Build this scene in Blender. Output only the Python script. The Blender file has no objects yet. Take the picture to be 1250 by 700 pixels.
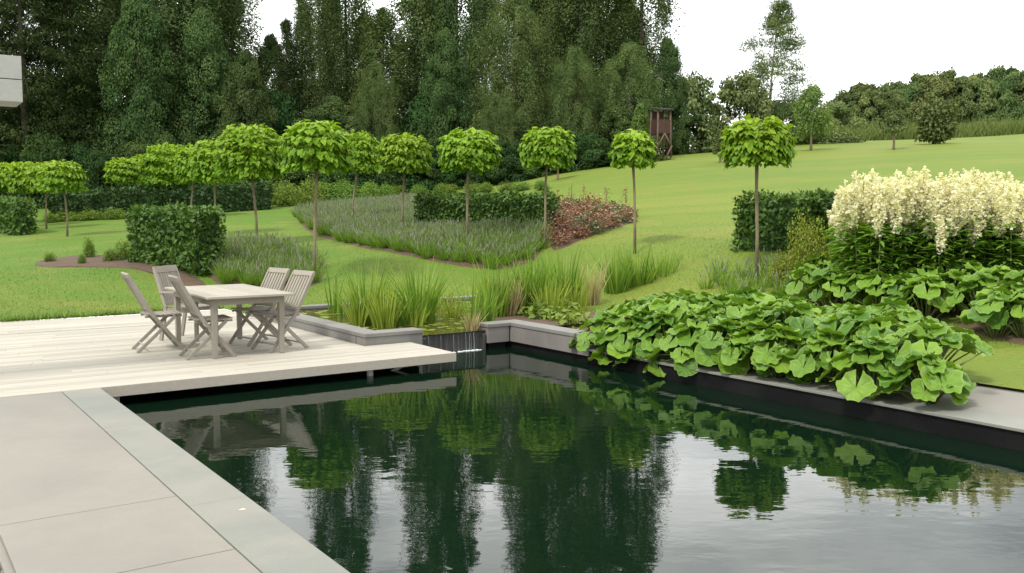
import bpy, math, random
import numpy as np
C = bpy.context
S = C.scene
R_ = math.radians
# ------------------------------------------------------------------ camera
F_PX, HORIZ, EYE, AZ = 1134.4, 263.1, 1.65, -0.606
PITCH = math.atan((350 - HORIZ) / F_PX)
cam_d = bpy.data.cameras.new('camera'); cam = bpy.data.objects.new('camera', cam_d)
S.collection.objects.link(cam); S.camera = cam
cam.location = (0, 0, EYE); cam.rotation_euler = (math.pi/2 - PITCH, 0, 0)
cam_d.sensor_width = 36; cam_d.lens = 36 * F_PX / 1250
cam_d.clip_start = 0.05; cam_d.clip_end = 3000
# ------------------------------------------------------------------ light
SUN_EL, SUN_AZ = R_(52), R_(215)       # azimuth clockwise from +Y
w = bpy.data.worlds.new('World'); S.world = w; w.use_nodes = True
nt = w.node_tree; nt.nodes.clear()
def wn(t, **k):
    n = nt.nodes.new(t)
    for a, b in k.items(): setattr(n, a, b)
    return n
sky = wn('ShaderNodeTexSky', sky_type='NISHITA', sun_disc=False, sun_elevation=SUN_EL, sun_rotation=SUN_AZ)
tc = wn('ShaderNodeTexCoord'); mp = wn('ShaderNodeMapping'); mp.inputs['Scale'].default_value = (1, 1, 2.4)
ns = wn('ShaderNodeTexNoise'); ns.inputs['Scale'].default_value = 2.6; ns.inputs['Detail'].default_value = 6
rp = wn('ShaderNodeValToRGB')
rp.color_ramp.elements[0].position = .34; rp.color_ramp.elements[0].color = (3.5, 3.9, 4.15, 1)
rp.color_ramp.elements[1].position = .60; rp.color_ramp.elements[1].color = (12.6, 12.5, 12.2, 1)
mx = wn('ShaderNodeMix', data_type='RGBA'); mx.inputs[0].default_value = .93
sx = wn('ShaderNodeSeparateXYZ'); L0 = nt.links.new; L0(tc.outputs['Generated'], sx.inputs[0])
br = wn('ShaderNodeMapRange'); br.inputs[1].default_value = -.2; br.inputs[2].default_value = .95; br.inputs[3].default_value = .9; br.inputs[4].default_value = 1.55
L0(sx.outputs[1], br.inputs[0])               # the cloud deck is brightest in the direction the camera faces
vm = wn('ShaderNodeVectorMath', operation='SCALE'); L0(rp.outputs[0], vm.inputs[0]); L0(br.outputs[0], vm.inputs['Scale'])
bg = wn('ShaderNodeBackground'); bg.inputs['Strength'].default_value = .11
wo = wn('ShaderNodeOutputWorld')
L = nt.links.new
L(tc.outputs['Generated'], mp.inputs['Vector']); L(mp.outputs[0], ns.inputs['Vector']); L(ns.outputs['Fac'], rp.inputs[0])
L(sky.outputs[0], mx.inputs[6]); L(vm.outputs[0], mx.inputs[7]); L(mx.outputs[2], bg.inputs['Color']); L(bg.outputs[0], wo.inputs[0])
sd = bpy.data.lights.new('sun', 'SUN'); so = bpy.data.objects.new('sun', sd); S.collection.objects.link(so)
sd.energy = 2.0; sd.angle = R_(10); sd.color = (1, .96, .88)
so.rotation_euler = (math.pi/2 - SUN_EL, 0, -SUN_AZ + math.pi)
S.view_settings.view_transform = 'Standard'; S.view_settings.look = 'None'
S.view_settings.exposure = .76; S.view_settings.gamma = 1
S.cycles.max_bounces = 6; S.cycles.diffuse_bounces = 3; S.cycles.glossy_bounces = 3; S.cycles.transmission_bounces = 3
# ------------------------------------------------------------------ helpers
rng = np.random.default_rng(7); random.seed(7)
U = np.array([math.cos(AZ), -math.sin(AZ)]); V = np.array([math.sin(AZ), math.cos(AZ)])
def uv(u, v): p = u*U + v*V; return float(p[0]), float(p[1])
def to_uv(x, y): return x*U[0] + y*U[1], x*V[0] + y*V[1]
def sstep(a, b, x):
    t = np.clip((x-a)/(b-a), 0, 1); return t*t*(3-2*t)
def height(x, y):
    """lawn: flat beside the terrace, climbing gently away from it and to the right, flattening on a crest"""
    x = np.asarray(x, float); y = np.asarray(y, float)
    yy = np.where(y < 72, y, 72 + 9*(1-np.exp(-np.maximum(y-72, 0)/9)))
    p = .072*(yy-8) + .04*np.clip(x, -45, 70) + .0004*np.clip(x, 0, 70)*np.clip(yy, 0, 100)
    p = p + 1.15*sstep(-6, 9, x)*sstep(22, 50, y)*(1-.55*sstep(18, 40, x))
    u, v = to_uv(x, y)
    d1 = np.maximum(np.maximum(v-16.3, u-5.2), 0)
    d2 = np.maximum(np.maximum(u-10.4, v-15.0), 0)
    d3 = np.maximum(np.maximum(u-8.9, v-11), 0)
    d = np.minimum(np.minimum(d1, d2), d3)
    p = np.maximum(p, -.2)
    return p*sstep(-.6, 5.0, d) + .05*np.sin(x*.21+1)*np.sin(y*.17)*sstep(3, 12, d)
def ray(px, py):
    th = PITCH
    fw = np.array([0, math.cos(th), -math.sin(th)]); up = np.array([0, math.sin(th), math.cos(th)])
    r = np.array([1., 0, 0])*(px-625)/F_PX + up*(350-py)/F_PX + fw
    return r/r[1]
def on_lawn(px, py):
    """where the sight line through a photo pixel meets the lawn"""
    r = ray(px, py)
    Y = np.arange(4, 160, .02); z = EYE + r[2]*Y
    g = height(r[0]*Y, Y); k = np.nonzero(z <= g)[0]
    i = k[0] if len(k) else len(Y)-1
    return float(r[0]*Y[i]), float(Y[i]), float(g[i])
def at_depth(px, py, Y):
    r = ray(px, py); return float(r[0]*Y), float(Y), float(EYE + r[2]*Y)
def on_z(px, py, z):
    r = ray(px, py); t = (z-EYE)/r[2]; return float(r[0]*t), float(t), z

def nodes(name):
    m = bpy.data.materials.new(name); m.use_nodes = True
    t = m.node_tree; b = t.nodes['Principled BSDF']; return m, t, b
def N(t, typ, **k):
    n = t.nodes.new(typ)
    for a, v in k.items():
        if a in n.inputs.keys() if hasattr(n.inputs, 'keys') else False: n.inputs[a].default_value = v
        else: setattr(n, a, v)
    return n
def mixc(t, fac, a, b, blend='MIX'):
    n = t.nodes.new('ShaderNodeMix'); n.data_type = 'RGBA'; n.blend_type = blend
    for i, q in ((0, fac), (6, a), (7, b)):
        if hasattr(q, 'links') or hasattr(q, 'is_output'): t.links.new(q, n.inputs[i])
        elif i == 0: n.inputs[0].default_value = q
        else: n.inputs[i].default_value = (*q, 1)
    return n.outputs[2]
def noise(t, vec, scale, detail=4, rough=.5, dist=0):
    n = t.nodes.new('ShaderNodeTexNoise'); n.inputs['Scale'].default_value = scale; n.inputs['Detail'].default_value = detail
    n.inputs['Roughness'].default_value = rough; n.inputs['Distortion'].default_value = dist
    if vec is not None: t.links.new(vec, n.inputs['Vector'])
    return n.outputs['Fac']
def mapr(t, val, a, b, c=0, d=1):
    n = t.nodes.new('ShaderNodeMapRange'); n.clamp = True
    for i, q in zip((1, 2, 3, 4), (a, b, c, d)): n.inputs[i].default_value = q
    t.links.new(val, n.inputs[0]); return n.outputs[0]
def mathn(t, op, a, b=None):
    n = t.nodes.new('ShaderNodeMath'); n.operation = op
    for i, q in ((0, a), (1, b)):
        if q is None: continue
        if hasattr(q, 'is_output'): t.links.new(q, n.inputs[i])
        else: n.inputs[i].default_value = q
    return n.outputs[0]
def posn(t, rot=0, scale=(1, 1, 1), obj=False):
    if obj: g = t.nodes.new('ShaderNodeTexCoord').outputs['Object']
    else: g = t.nodes.new('ShaderNodeNewGeometry').outputs['Position']
    m = t.nodes.new('ShaderNodeMapping'); m.inputs['Rotation'].default_value = (0, 0, rot); m.inputs['Scale'].default_value = scale
    t.links.new(g, m.inputs['Vector']); return m.outputs[0]
def bump(t, b, h, strength, dist):
    n = t.nodes.new('ShaderNodeBump'); n.inputs['Strength'].default_value = strength; n.inputs['Distance'].default_value = dist
    t.links.new(h, n.inputs['Height']); t.links.new(n.outputs[0], b.inputs['Normal'])

def leaf_mat(name, dark, light, trans=.25, rough=.5, spec=.3, objvar=.0, tcol=None):
    m, t, b = nodes(name)
    at = t.nodes.new('ShaderNodeAttribute'); at.attribute_name = 'rnd'
    col = mixc(t, at.outputs['Fac'], dark, light)
    if objvar:
        oi = t.nodes.new('ShaderNodeObjectInfo')
        hs = t.nodes.new('ShaderNodeHueSaturation')
        t.links.new(mapr(t, oi.outputs['Random'], 0, 1, 1-objvar, 1+objvar), hs.inputs['Value'])
        t.links.new(mapr(t, mathn(t, 'FRACT', mathn(t, 'MULTIPLY', oi.outputs['Random'], 7.3)), 0, 1, .5-.02*objvar/.2, .5+.02*objvar/.2), hs.inputs['Hue'])
        t.links.new(col, hs.inputs['Color']); col = hs.outputs[0]
    t.links.new(col, b.inputs['Base Color'])
    b.inputs['Roughness'].default_value = rough; b.inputs['Specular IOR Level'].default_value = spec
    tr = t.nodes.new('ShaderNodeBsdfTranslucent')
    tl = mixc(t, 1.0, col, tcol or (1.0, 1.0, .45), 'MULTIPLY'); t.links.new(tl, tr.inputs[0])
    ms = t.nodes.new('ShaderNodeMixShader'); ms.inputs[0].default_value = trans
    t.links.new(b.outputs[0], ms.inputs[1]); t.links.new(tr.outputs[0], ms.inputs[2])
    t.links.new(ms.outputs[0], t.nodes['Material Output'].inputs[0])
    return m
def bark_mat(name, a, b_, scale=6):
    m, t, b = nodes(name)
    p = posn(t, scale=(1, 1, .25), obj=True); n = noise(t, p, scale, 5, .6)
    t.links.new(mixc(t, mapr(t, n, .35, .65), a, b_), b.inputs['Base Color']); b.inputs['Roughness'].default_value = .85
    bump(t, b, n, .5, .01); return m
def stone_mat(name, a, b_, scale=3, rough=.7, fine=80, bs=.15, stain=None, rot=0, sc=(1, 1, 1)):
    m, t, b = nodes(name)
    p = posn(t, rot, sc); n1 = noise(t, p, scale, 6, .6); n2 = noise(t, p, fine, 3, .6)
    col = mixc(t, mapr(t, n1, .3, .7), a, b_)
    col = mixc(t, mapr(t, noise(t, p, fine*.12, 5, .7), .4, .7, 0, .3), col, tuple(c*.8 for c in b_))
    col = mixc(t, mapr(t, n2, .35, .7, 0, .5), col, tuple(c*.72 for c in a))
    if stain:
        n3 = noise(t, p, scale*.35, 5, .65, .6)
        col = mixc(t, mapr(t, n3, .44, .68, 0, .7), col, stain)
    at = t.nodes.new('ShaderNodeAttribute'); at.attribute_name = 'rnd'
    col = mixc(t, mapr(t, at.outputs['Fac'], 0, 1, .0, .22), col, tuple(c*.7 for c in b_))
    t.links.new(col, b.inputs['Base Color'])
    b.inputs['Roughness'].default_value = rough; bump(t, b, n2, bs, .004); return m
def wood_mat(name, a, b_, rot=0, axis=(1, 12, 12), obj=False, streak=None):
    m, t, b = nodes(name)
    p = posn(t, rot, axis, obj); n1 = noise(t, p, 4, 6, .65, .3); n2 = noise(t, posn(t, rot, (1, 1, 1), obj), 1.1, 4, .6)
    at = t.nodes.new('ShaderNodeAttribute'); at.attribute_name = 'rnd'
    col = mixc(t, mapr(t, n1, .3, .7), a, b_)
    col = mixc(t, mapr(t, at.outputs['Fac'], 0, 1, 0, .5), col, tuple(c*.62 for c in a))
    col = mixc(t, mapr(t, n2, .45, .75, 0, .4), col, streak or tuple(c*.75 for c in b_))
    t.links.new(col, b.inputs['Base Color']); b.inputs['Roughness'].default_value = .75
    bump(t, b, n1, .25, .004); return m

def raw_obj(name, me, parent=None):
    o = bpy.data.objects.new(name, me); S.collection.objects.link(o)
    if parent is not None: o.parent = parent
    return o
def tag(o, label=None, cat=None, group=None, kind=None):
    if label: o['label'] = label
    if cat: o['category'] = cat
    if group: o['group'] = group
    if kind: o['kind'] = kind
    return o
def thing(name, label, cat, loc=(0, 0, 0), rz=0, group=None):
    o = bpy.data.objects.new(name, None); S.collection.objects.link(o)
    o.location = loc; o.rotation_euler = (0, 0, rz); o.empty_display_size = .2
    return tag(o, label, cat, group)
def copy_tree(o, parent=None):
    kids = list(o.children)
    c = o.copy(); S.collection.objects.link(c)
    if parent is not None: c.parent = parent
    for k in kids: copy_tree(k, c)
    return c

def np_mesh(name, verts, faces, mat, rnd=None, attrs=None, smooth=False):
    """faces: list of (n,k) int arrays"""
    me = bpy.data.meshes.new(name)
    verts = np.asarray(verts, np.float32)
    me.vertices.add(len(verts)); me.vertices.foreach_set('co', verts.ravel())
    lt = np.concatenate([np.full(len(f), f.shape[1], np.int32) for f in faces])
    lv = np.concatenate([np.asarray(f, np.int32).ravel() for f in faces])
    me.loops.add(len(lv)); me.loops.foreach_set('vertex_index', lv)
    ls = np.concatenate([[0], np.cumsum(lt)[:-1]]).astype(np.int32)
    me.polygons.add(len(lt)); me.polygons.foreach_set('loop_start', ls); me.polygons.foreach_set('loop_total', lt)
    if smooth: me.polygons.foreach_set('use_smooth', np.ones(len(lt), bool))
    me.update(calc_edges=True); me.validate()
    for nm, d in ([('rnd', rnd)] if rnd is not None else []) + list((attrs or {}).items()):
        a = me.attributes.new(nm, 'FLOAT', 'POINT'); a.data.foreach_set('value', np.asarray(d, np.float32))
    if mat: me.materials.append(mat)
    return me

class MB:
    def __init__(s): s.v = []; s.f = []; s.r = []
    def add(s, vs, fs, r=None):
        b = len(s.v); s.v += [tuple(map(float, q)) for q in vs]; s.f += [tuple(b+i for i in f) for f in fs]
        rr = random.random() if r is None else r; s.r += [rr]*len(vs)
    def hexa(s, c8, r=None):   # 4 bottom ccw then 4 top ccw
        s.add(c8, [(3, 2, 1, 0), (4, 5, 6, 7), (0, 1, 5, 4), (1, 2, 6, 5), (2, 3, 7, 6), (3, 0, 4, 7)], r)
    def box(s, x0, x1, y0, y1, z0, z1, r=None):
        s.hexa([(x0, y0, z0), (x1, y0, z0), (x1, y1, z0), (x0, y1, z0), (x0, y0, z1), (x1, y0, z1), (x1, y1, z1), (x0, y1, z1)], r)
    def uvbox(s, u0, u1, v0, v1, z0, z1, r=None):
        q = [uv(u0, v0), uv(u1, v0), uv(u1, v1), uv(u0, v1)]
        s.hexa([(*p, z0) for p in q] + [(*p, z1) for p in q], r)
    def bar(s, a, b, wx, wy, side=(0, 1, 0), r=None):
        a = np.array(a, float); b = np.array(b, float); d = b-a; d /= np.linalg.norm(d)
        sd = np.array(side, float); n = np.cross(d, sd); n /= np.linalg.norm(n); sd = np.cross(n, d)
        o = [-sd*wy/2-n*wx/2, sd*wy/2-n*wx/2, sd*wy/2+n*wx/2, -sd*wy/2+n*wx/2]
        s.hexa([a+k for k in o] + [b+k for k in o], r)
    def tube(s, pts, rad, seg=8, r=None, cap=True):
        pts = [np.array(p, float) for p in pts]; n = len(pts)
        if not hasattr(rad, '__len__'): rad = [rad]*n
        vs = []; fs = []; ref = np.array([.3, .2, 1.]); 
        for i, p in enumerate(pts):
            d = pts[min(i+1, n-1)]-pts[max(i-1, 0)]; d = d/(np.linalg.norm(d)+1e-9)
            rf = ref if abs(d @ (ref/np.linalg.norm(ref))) < .95 else np.array([1., 0, 0])
            a = np.cross(d, rf); a /= np.linalg.norm(a); b = np.cross(d, a)
            for k in range(seg):
                an = 2*math.pi*k/seg; vs.append(p + rad[i]*(a*math.cos(an)+b*math.sin(an)))
        for i in range(n-1):
            for k in range(seg):
                fs.append((i*seg+k, i*seg+(k+1) % seg, (i+1)*seg+(k+1) % seg, (i+1)*seg+k))
        if cap: fs += [tuple(range(seg)), tuple((n-1)*seg+k for k in reversed(range(seg)))]
        s.add(vs, fs, r)
    def build(s, name, mat, parent=None, bevel=0, smooth=False):
        me = bpy.data.meshes.new(name); me.from_pydata(s.v, [], s.f); me.materials.append(mat)
        a = me.attributes.new('rnd', 'FLOAT', 'POINT'); a.data.foreach_set('value', np.array(s.r, np.float32))
        import bmesh
        bm = bmesh.new(); bm.from_mesh(me); bmesh.ops.recalc_face_normals(bm, faces=bm.faces); bm.to_mesh(me); bm.free()
        if smooth: me.polygons.foreach_set('use_smooth', np.ones(len(me.polygons), bool))
        o = raw_obj(name, me, parent)
        if bevel:
            b = o.modifiers.new('bevel', 'BEVEL'); b.width = bevel; b.segments = 2; b.limit_method = 'ANGLE'
        return o

def unit(a): return a/(np.linalg.norm(a, axis=-1, keepdims=True)+1e-9)
# leaf templates: x = length, y = width, z = normal
T_RHOMB = (np.array([(0, 0, 0), (.45, .3, .06), (1, 0, -.08), (.45, -.3, .06)]), [np.array([[0, 1, 2, 3]])])
T_HEART = (np.array([(.06, 0, 0), (-.08, .26, .02), (.22, .46, .05), (.6, .34, .02), (1.05, 0, -.16), (.6, -.34, .02), (.22, -.46, .05), (-.08, -.26, .02), (.45, 0, -.05)]),
           [np.array([[0, 8, 2, 1], [8, 4, 3, 2], [0, 7, 6, 8], [8, 6, 5, 4]])])
T_LANCE = (np.array([(0, 0, 0), (.35, .16, .04), (1, 0, -.15), (.35, -.16, .04)]), [np.array([[0, 1, 2, 3]])])
T_TUFT = (np.array([(0, 0, 0), (.5, .5, .12), (1, .1, 0), (.6, -.45, .1)]), [np.array([[0, 1, 2, 3]])])
def leaves(c, T, Nn, size, tmpl, rnd, g=rng):
    T = unit(T); B = unit(np.cross(Nn, T)); Nn = np.cross(T, B)
    tv, tf = tmpl; n = len(c); k = len(tv); size = np.broadcast_to(size, (n,))
    vs = c[:, None, :] + size[:, None, None]*(tv[None, :, 0:1]*T[:, None] + tv[None, :, 1:2]*B[:, None] + tv[None, :, 2:3]*Nn[:, None])
    fs = [(f[None] + (np.arange(n)*k)[:, None, None]).reshape(-1, f.shape[1]) for f in tf]
    return vs.reshape(-1, 3), fs, np.repeat(rnd, k)
def join(parts):
    vs = []; fs = {}; rs = []; o = 0
    for v, f, r in parts:
        for a in f: fs.setdefault(a.shape[1], []).append(a+o)
        vs.append(v); rs.append(r); o += len(v)
    return np.concatenate(vs), [np.concatenate(a) for a in fs.values()], np.concatenate(rs)
def blades(base, dirs, length, width, bend, rnd, seg=4, tip=.05):
    """grass-like strips: base (n,3), dirs unit (n,3) start direction, bend (n,3) added towards the tip"""
    n = len(base); t = np.linspace(0, 1, seg+1)
    length = np.broadcast_to(length, (n,)); width = np.broadcast_to(width, (n,))
    pts = base[:, None] + length[:, None, None]*(t[None, :, None]*dirs[:, None] + (t**2)[None, :, None]*bend[:, None])
    ang = rng.uniform(0, 2*np.pi, n); sd = np.stack([np.cos(ang), np.sin(ang), 0*ang], -1)
    wd = width[:, None]*np.maximum(tip, 1-t[None]**2.2)*.5
    vs = np.stack([pts - sd[:, None]*wd[..., None], pts + sd[:, None]*wd[..., None]], 2).reshape(-1, 3)
    k = 2*(seg+1); i = np.arange(seg)
    f = np.stack([2*i, 2*i+1, 2*i+3, 2*i+2], -1)
    fs = (f[None] + (np.arange(n)*k)[:, None, None]).reshape(-1, 4)
    return vs, [fs], np.repeat(rnd, k)

# ------------------------------------------------------------------ materials
def lawn_material(name, blade=False):
    m, t, b = nodes(name)
    p = posn(t)
    n1 = noise(t, posn(t, .15, (.6, 1.7, 1)), .13, 4, .55); n2 = noise(t, p, .9, 5, .6); n3 = noise(t, p, 16, 4, .7)
    sep = t.nodes.new('ShaderNodeSeparateXYZ'); t.links.new(p, sep.inputs[0])
    xr = mapr(t, sep.outputs[0], -10, 5, 0, .75)
    f = mathn(t, 'ADD', xr, mapr(t, n1, .33, .67, -.32, .42))
    col = mixc(t, f, (.098, .182, .022), (.222, .25, .040))
    col = mixc(t, mapr(t, n2, .48, .72, 0, .7), col, (.27, .235, .06))
    col = mixc(t, mapr(t, n3, .35, .65, 0, .35), col, (.085, .15, .018))
    nb = noise(t, posn(t, -.35, (.12, 1.9, 1)), .55, 3, .5)
    col = mixc(t, mapr(t, nb, .42, .6, 0, .42), col, (.10, .19, .024))
    nf = noise(t, p, 22, 5, .8); col = mixc(t, mapr(t, nf, .38, .66, 0, .6), col, (.075, .125, .016))
    if blade:
        at = t.nodes.new('ShaderNodeAttribute'); at.attribute_name = 'rnd'
        col = mixc(t, mapr(t, at.outputs['Fac'], 0, 1, 0, .25), col, (.2, .29, .05))
    t.links.new(col, b.inputs['Base Color']); b.inputs['Roughness'].default_value = .8; b.inputs['Specular IOR Level'].default_value = .15
    if not blade: bump(t, b, noise(t, p, 30, 5, .7), .6, .03)
    return m
M = {}
M['lawn'] = lawn_material('lawn grass'); M['blade'] = lawn_material('grass blades', True)
M['soil'] = stone_mat('bed soil', (.075, .045, .028), (.12, .075, .045), 4, .95, 30, .6)
M['paving'] = stone_mat('warm paving slab', (.265, .246, .204), (.222, .21, .178), .9, .55, 90, .15, stain=(.165, .145, .13))
M['bluestone'] = stone_mat('grey pool stone', (.21, .208, .176), (.26, .256, .218), 2.2, .6, 110, .2, stain=(.145, .16, .147))
M['capstone'] = stone_mat('pale wall stone', (.235, .225, .205), (.18, .175, .165), 2.5, .7, 90, .2, stain=(.12, .115, .105))
M['palestone'] = stone_mat('pale rendered wall', (.235, .215, .195), (.17, .155, .145), 2.2, .8, 60, .25, stain=(.11, .1, .09), sc=(1, 1, .6))
M['blackstone'] = stone_mat('black pool lining', (.005, .005, .006), (.010, .010, .011), 3, .6, 60, .2, stain=(.018, .018, .017))
M['blackstone'].node_tree.nodes['Principled BSDF'].inputs['Specular IOR Level'].default_value = .12
M['weirstone'] = stone_mat('wet dark weir stone', (.035, .035, .033), (.10, .10, .095), 3, .25, 40, .4, sc=(6, 6, .6))
M['joint'] = stone_mat('joint sand', (.16, .14, .12), (.2, .18, .15), 20, .95)
M['deck'] = wood_mat('bleached deck boards', (.375, .345, .285), (.475, .44, .365), AZ, (.6, 9, 9), streak=(.33, .31, .265))
M['fascia'] = wood_mat('deck edge board', (.37, .335, .28), (.42, .385, .325), AZ, (.6, 9, 9))
M['teak'] = wood_mat('weathered teak', (.345, .315, .262), (.265, .24, .2), 0, (14, 14, 3), True, streak=(.17, .12, .09))
M['tealight'] = wood_mat('weathered table top', (.40, .365, .30), (.33, .30, .245), 0, (2, 16, 16), True)
M['cladding'] = wood_mat('pale roof boards', (.43, .43, .395), (.37, .37, .34), AZ, (.8, 10, 10))
M['brownwood'] = wood_mat('brown hide boards', (.055, .025, .018), (.08, .036, .026), 0, (3, 3, 1), True)
M['palewood'] = wood_mat('hide poles', (.105, .06, .042), (.14, .082, .058), 0, (6, 6, 1), True)
M['felt'] = stone_mat('roofing felt', (.02, .02, .02), (.03, .03, .03), 5)
M['steel'] = stone_mat('painted post', (.55, .55, .52), (.5, .5, .47), 5)
M['gravel'] = stone_mat('gravel', (.32, .27, .19), (.45, .4, .3), 30, .9)
M['bark'] = bark_mat('grey brown bark', (.14, .10, .07), (.22, .17, .12))
M['palebark'] = bark_mat('young tree bark', (.15, .12, .07), (.22, .18, .11), 12)
M['birchbark'] = bark_mat('birch bark', (.5, .48, .44), (.2, .18, .16), 5)
M['darkbark'] = bark_mat('forest bark', (.05, .04, .03), (.09, .07, .05))

def water_mat(name, col, sc, strength, rough=.012, murk=None):
    m, t, b = nodes(name)
    p = posn(t); 
    n1 = noise(t, posn(t, .25, (1, 2.2, 1)), 1.7*sc, 3, .5); n2 = noise(t, posn(t, -.2, (1, 1.6, 1)), 6.5*sc, 2, .5)
    h = mathn(t, 'ADD', n1, mathn(t, 'MULTIPLY', n2, .28))
    if murk:
        n3 = noise(t, p, 2.2, 5, .6); t.links.new(mixc(t, mapr(t, n3, .35, .65), col, murk), b.inputs['Base Color'])
    else: b.inputs['Base Color'].default_value = (*col, 1)
    b.inputs['Roughness'].default_value = rough; b.inputs['IOR'].default_value = 1.34
    bump(t, b, h, 1.0, strength); return m
M['water'] = water_mat('dark pool water', (.003, .0105, .005), 1, .0021)
M['pondwater'] = water_mat('murky pond water', (.05, .05, .012), 1.6, .004, .03, murk=(.09, .075, .02))
m, t, b = nodes('white water'); b.inputs['Base Color'].default_value = (.72, .76, .78, 1); b.inputs['Roughness'].default_value = .25; M['foam'] = m
m, t, b = nodes('falling water')
b.inputs['Base Color'].default_value = (.8, .85, .88, 1); b.inputs['Roughness'].default_value = .08; b.inputs['Transmission Weight'].default_value = .75; b.inputs['IOR'].default_value = 1.33
M['fall'] = m

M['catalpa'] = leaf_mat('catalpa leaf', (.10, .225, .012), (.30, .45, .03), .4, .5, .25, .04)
M['hedge'] = leaf_mat('hedge leaf', (.035, .085, .012), (.105, .19, .03), .2, .5, .25)
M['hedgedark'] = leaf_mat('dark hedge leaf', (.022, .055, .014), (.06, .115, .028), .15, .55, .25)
M['lavleaf'] = leaf_mat('lavender leaf', (.10, .21, .02), (.22, .34, .05), .3, .6, .2)
M['lavflower'] = leaf_mat('lavender spike', (.15, .205, .09), (.24, .24, .19), .2, .7, .1)
M['reed'] = leaf_mat('reed blade', (.06, .16, .015), (.27, .40, .055), .35, .45, .3)
M['reedyellow'] = leaf_mat('yellow reed blade', (.16, .25, .025), (.36, .42, .07), .3, .45, .3)
M['reeddead'] = leaf_mat('dry reed blade', (.3, .25, .12), (.45, .38, .2), .2, .6, .2)
M['plume'] = leaf_mat('cream flower', (.78, .74, .58), (.90, .88, .75), .45, .8, .1)
M['plumeleaf'] = leaf_mat('lush dark leaf', (.09, .21, .02), (.22, .38, .055), .4, .55, .2)
M['gold'] = leaf_mat('golden shrub leaf', (.12, .18, .02), (.3, .33, .04), .3, .5, .3)
M['redleaf'] = leaf_mat('red rose foliage', (.17, .08, .045), (.30, .165, .10), .2, .55, .3)
M['redgreen'] = leaf_mat('grey green rose foliage', (.09, .12, .05), (.19, .19, .09), .2, .55, .3)
M['pinkflower'] = leaf_mat('pink bloom', (.5, .22, .2), (.7, .4, .36), .2, .6, .2)
M['spruce'] = leaf_mat('spruce needles', (.026, .045, .013), (.06, .088, .028), .1, .8, .08, .18)
M['poplar'] = leaf_mat('poplar leaf', (.056, .098, .028), (.13, .18, .06), .22, .7, .12, .15)
M['birch'] = leaf_mat('birch leaf', (.066, .115, .034), (.16, .215, .07), .25, .7, .12, .1)
M['broad'] = leaf_mat('broadleaf', (.042, .08, .024), (.105, .155, .048), .2, .7, .12, .2)
M['under'] = leaf_mat('understorey leaf', (.024, .056, .015), (.075, .125, .034), .15, .75, .1, .3)
M['young'] = leaf_mat('young tree leaf', (.10, .19, .04), (.24, .34, .09), .35, .5, .3, .05)
M['wood'] = leaf_mat('oak wood leaf', (.06, .10, .035), (.16, .20, .07), .2, .8, .1, .3)  # leaf colour lightened and paled to stand in for distance haze
M['shrubgreen'] = leaf_mat('border shrub leaf', (.085, .165, .022), (.23, .33, .055), .3, .55, .25, .2)
M['elder'] = leaf_mat('elder leaf', (.075, .115, .04), (.22, .26, .10), .25, .7, .1, .1)
M['meadow'] = leaf_mat('meadow grass', (.08, .14, .03), (.20, .22, .08), .25, .7, .1)
M['nepeta'] = leaf_mat('catmint flower', (.15, .19, .10), (.24, .23, .27), .2, .7, .1)
# ------------------------------------------------------------------ setting
def lines(spec, must):
    a = []
    for lo, hi, st in spec: a += list(np.arange(lo, hi, st))
    a += [spec[-1][1]] + must
    a = np.unique(np.round(a, 4)); keep = [a[0]]
    for q in a[1:]:
        if q-keep[-1] < .08:
            if any(abs(q-k) < 1e-6 for k in must): keep[-1] = q
        else: keep.append(q)
    return np.array(keep)
gu = lines([(-420, -60, 18), (-60, -24, 3), (-24, 30, .6), (30, 90, 2.5), (90, 560, 20)], [-20, 1.0, 5.1, 7.6, 8.9, 9.6])
gv = lines([(-220, -20, 20), (-20, 0, 4), (0, 44, .6), (44, 110, 2), (110, 620, 20)], [8.95, 10.67, 14.97, 16.25])
GU, GV = np.meshgrid(gu, gv, indexing='ij')
X = GU*U[0] + GV*V[0]; Y = GU*U[1] + GV*V[1]
P = np.stack([X, Y, height(X, Y)], -1).reshape(-1, 3); nv = len(gv)
cu = (gu[:-1]+gu[1:])/2; cv = (gv[:-1]+gv[1:])/2; CU, CV = np.meshgrid(cu, cv, indexing='ij')
hole = ((CU > -20) & (CU < 5.1) & (CV < 16.25)) | ((CU > -20) & (CU < 8.9) & (CV < 8.95)) | ((CU > 5.09) & (CU < 9.6) & (CV > 10.67) & (CV < 14.97)) | ((CU > 5.09) & (CU < 7.6) & (CV > 8.9) & (CV < 10.7))
ii, jj = np.nonzero(~hole & (CV > -200))
q = np.stack([ii*nv+jj, (ii+1)*nv+jj, (ii+1)*nv+jj+1, ii*nv+jj+1], -1)
me = np_mesh('lawn', P, [q], M['lawn'], smooth=True)
tag(raw_obj('lawn', me), kind='structure')

def strip(name, rects, z, mat):
    mb = MB()
    for (u0, u1, v0, v1) in rects: mb.add([(*uv(u0, v0), z), (*uv(u1, v0), z), (*uv(u1, v1), z), (*uv(u0, v1), z)], [(0, 1, 2, 3)], .3)
    return tag(mb.build(name, mat), kind='structure')
strip('pool_water', [(1.72, 7.40, -12, 10.72), (-14, 1.72, 9.62, 10.72)], -.20, M['water'])
strip('pond_water', [(5.38, 9.62, 10.72, 14.80)], .062, M['pondwater'])
strip('dark_underlay', [(-20, 13, -12, 16.2)], -.42, M['blackstone'])  # black sheet added under pool and terrace so open gaps show dark, not sky
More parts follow.
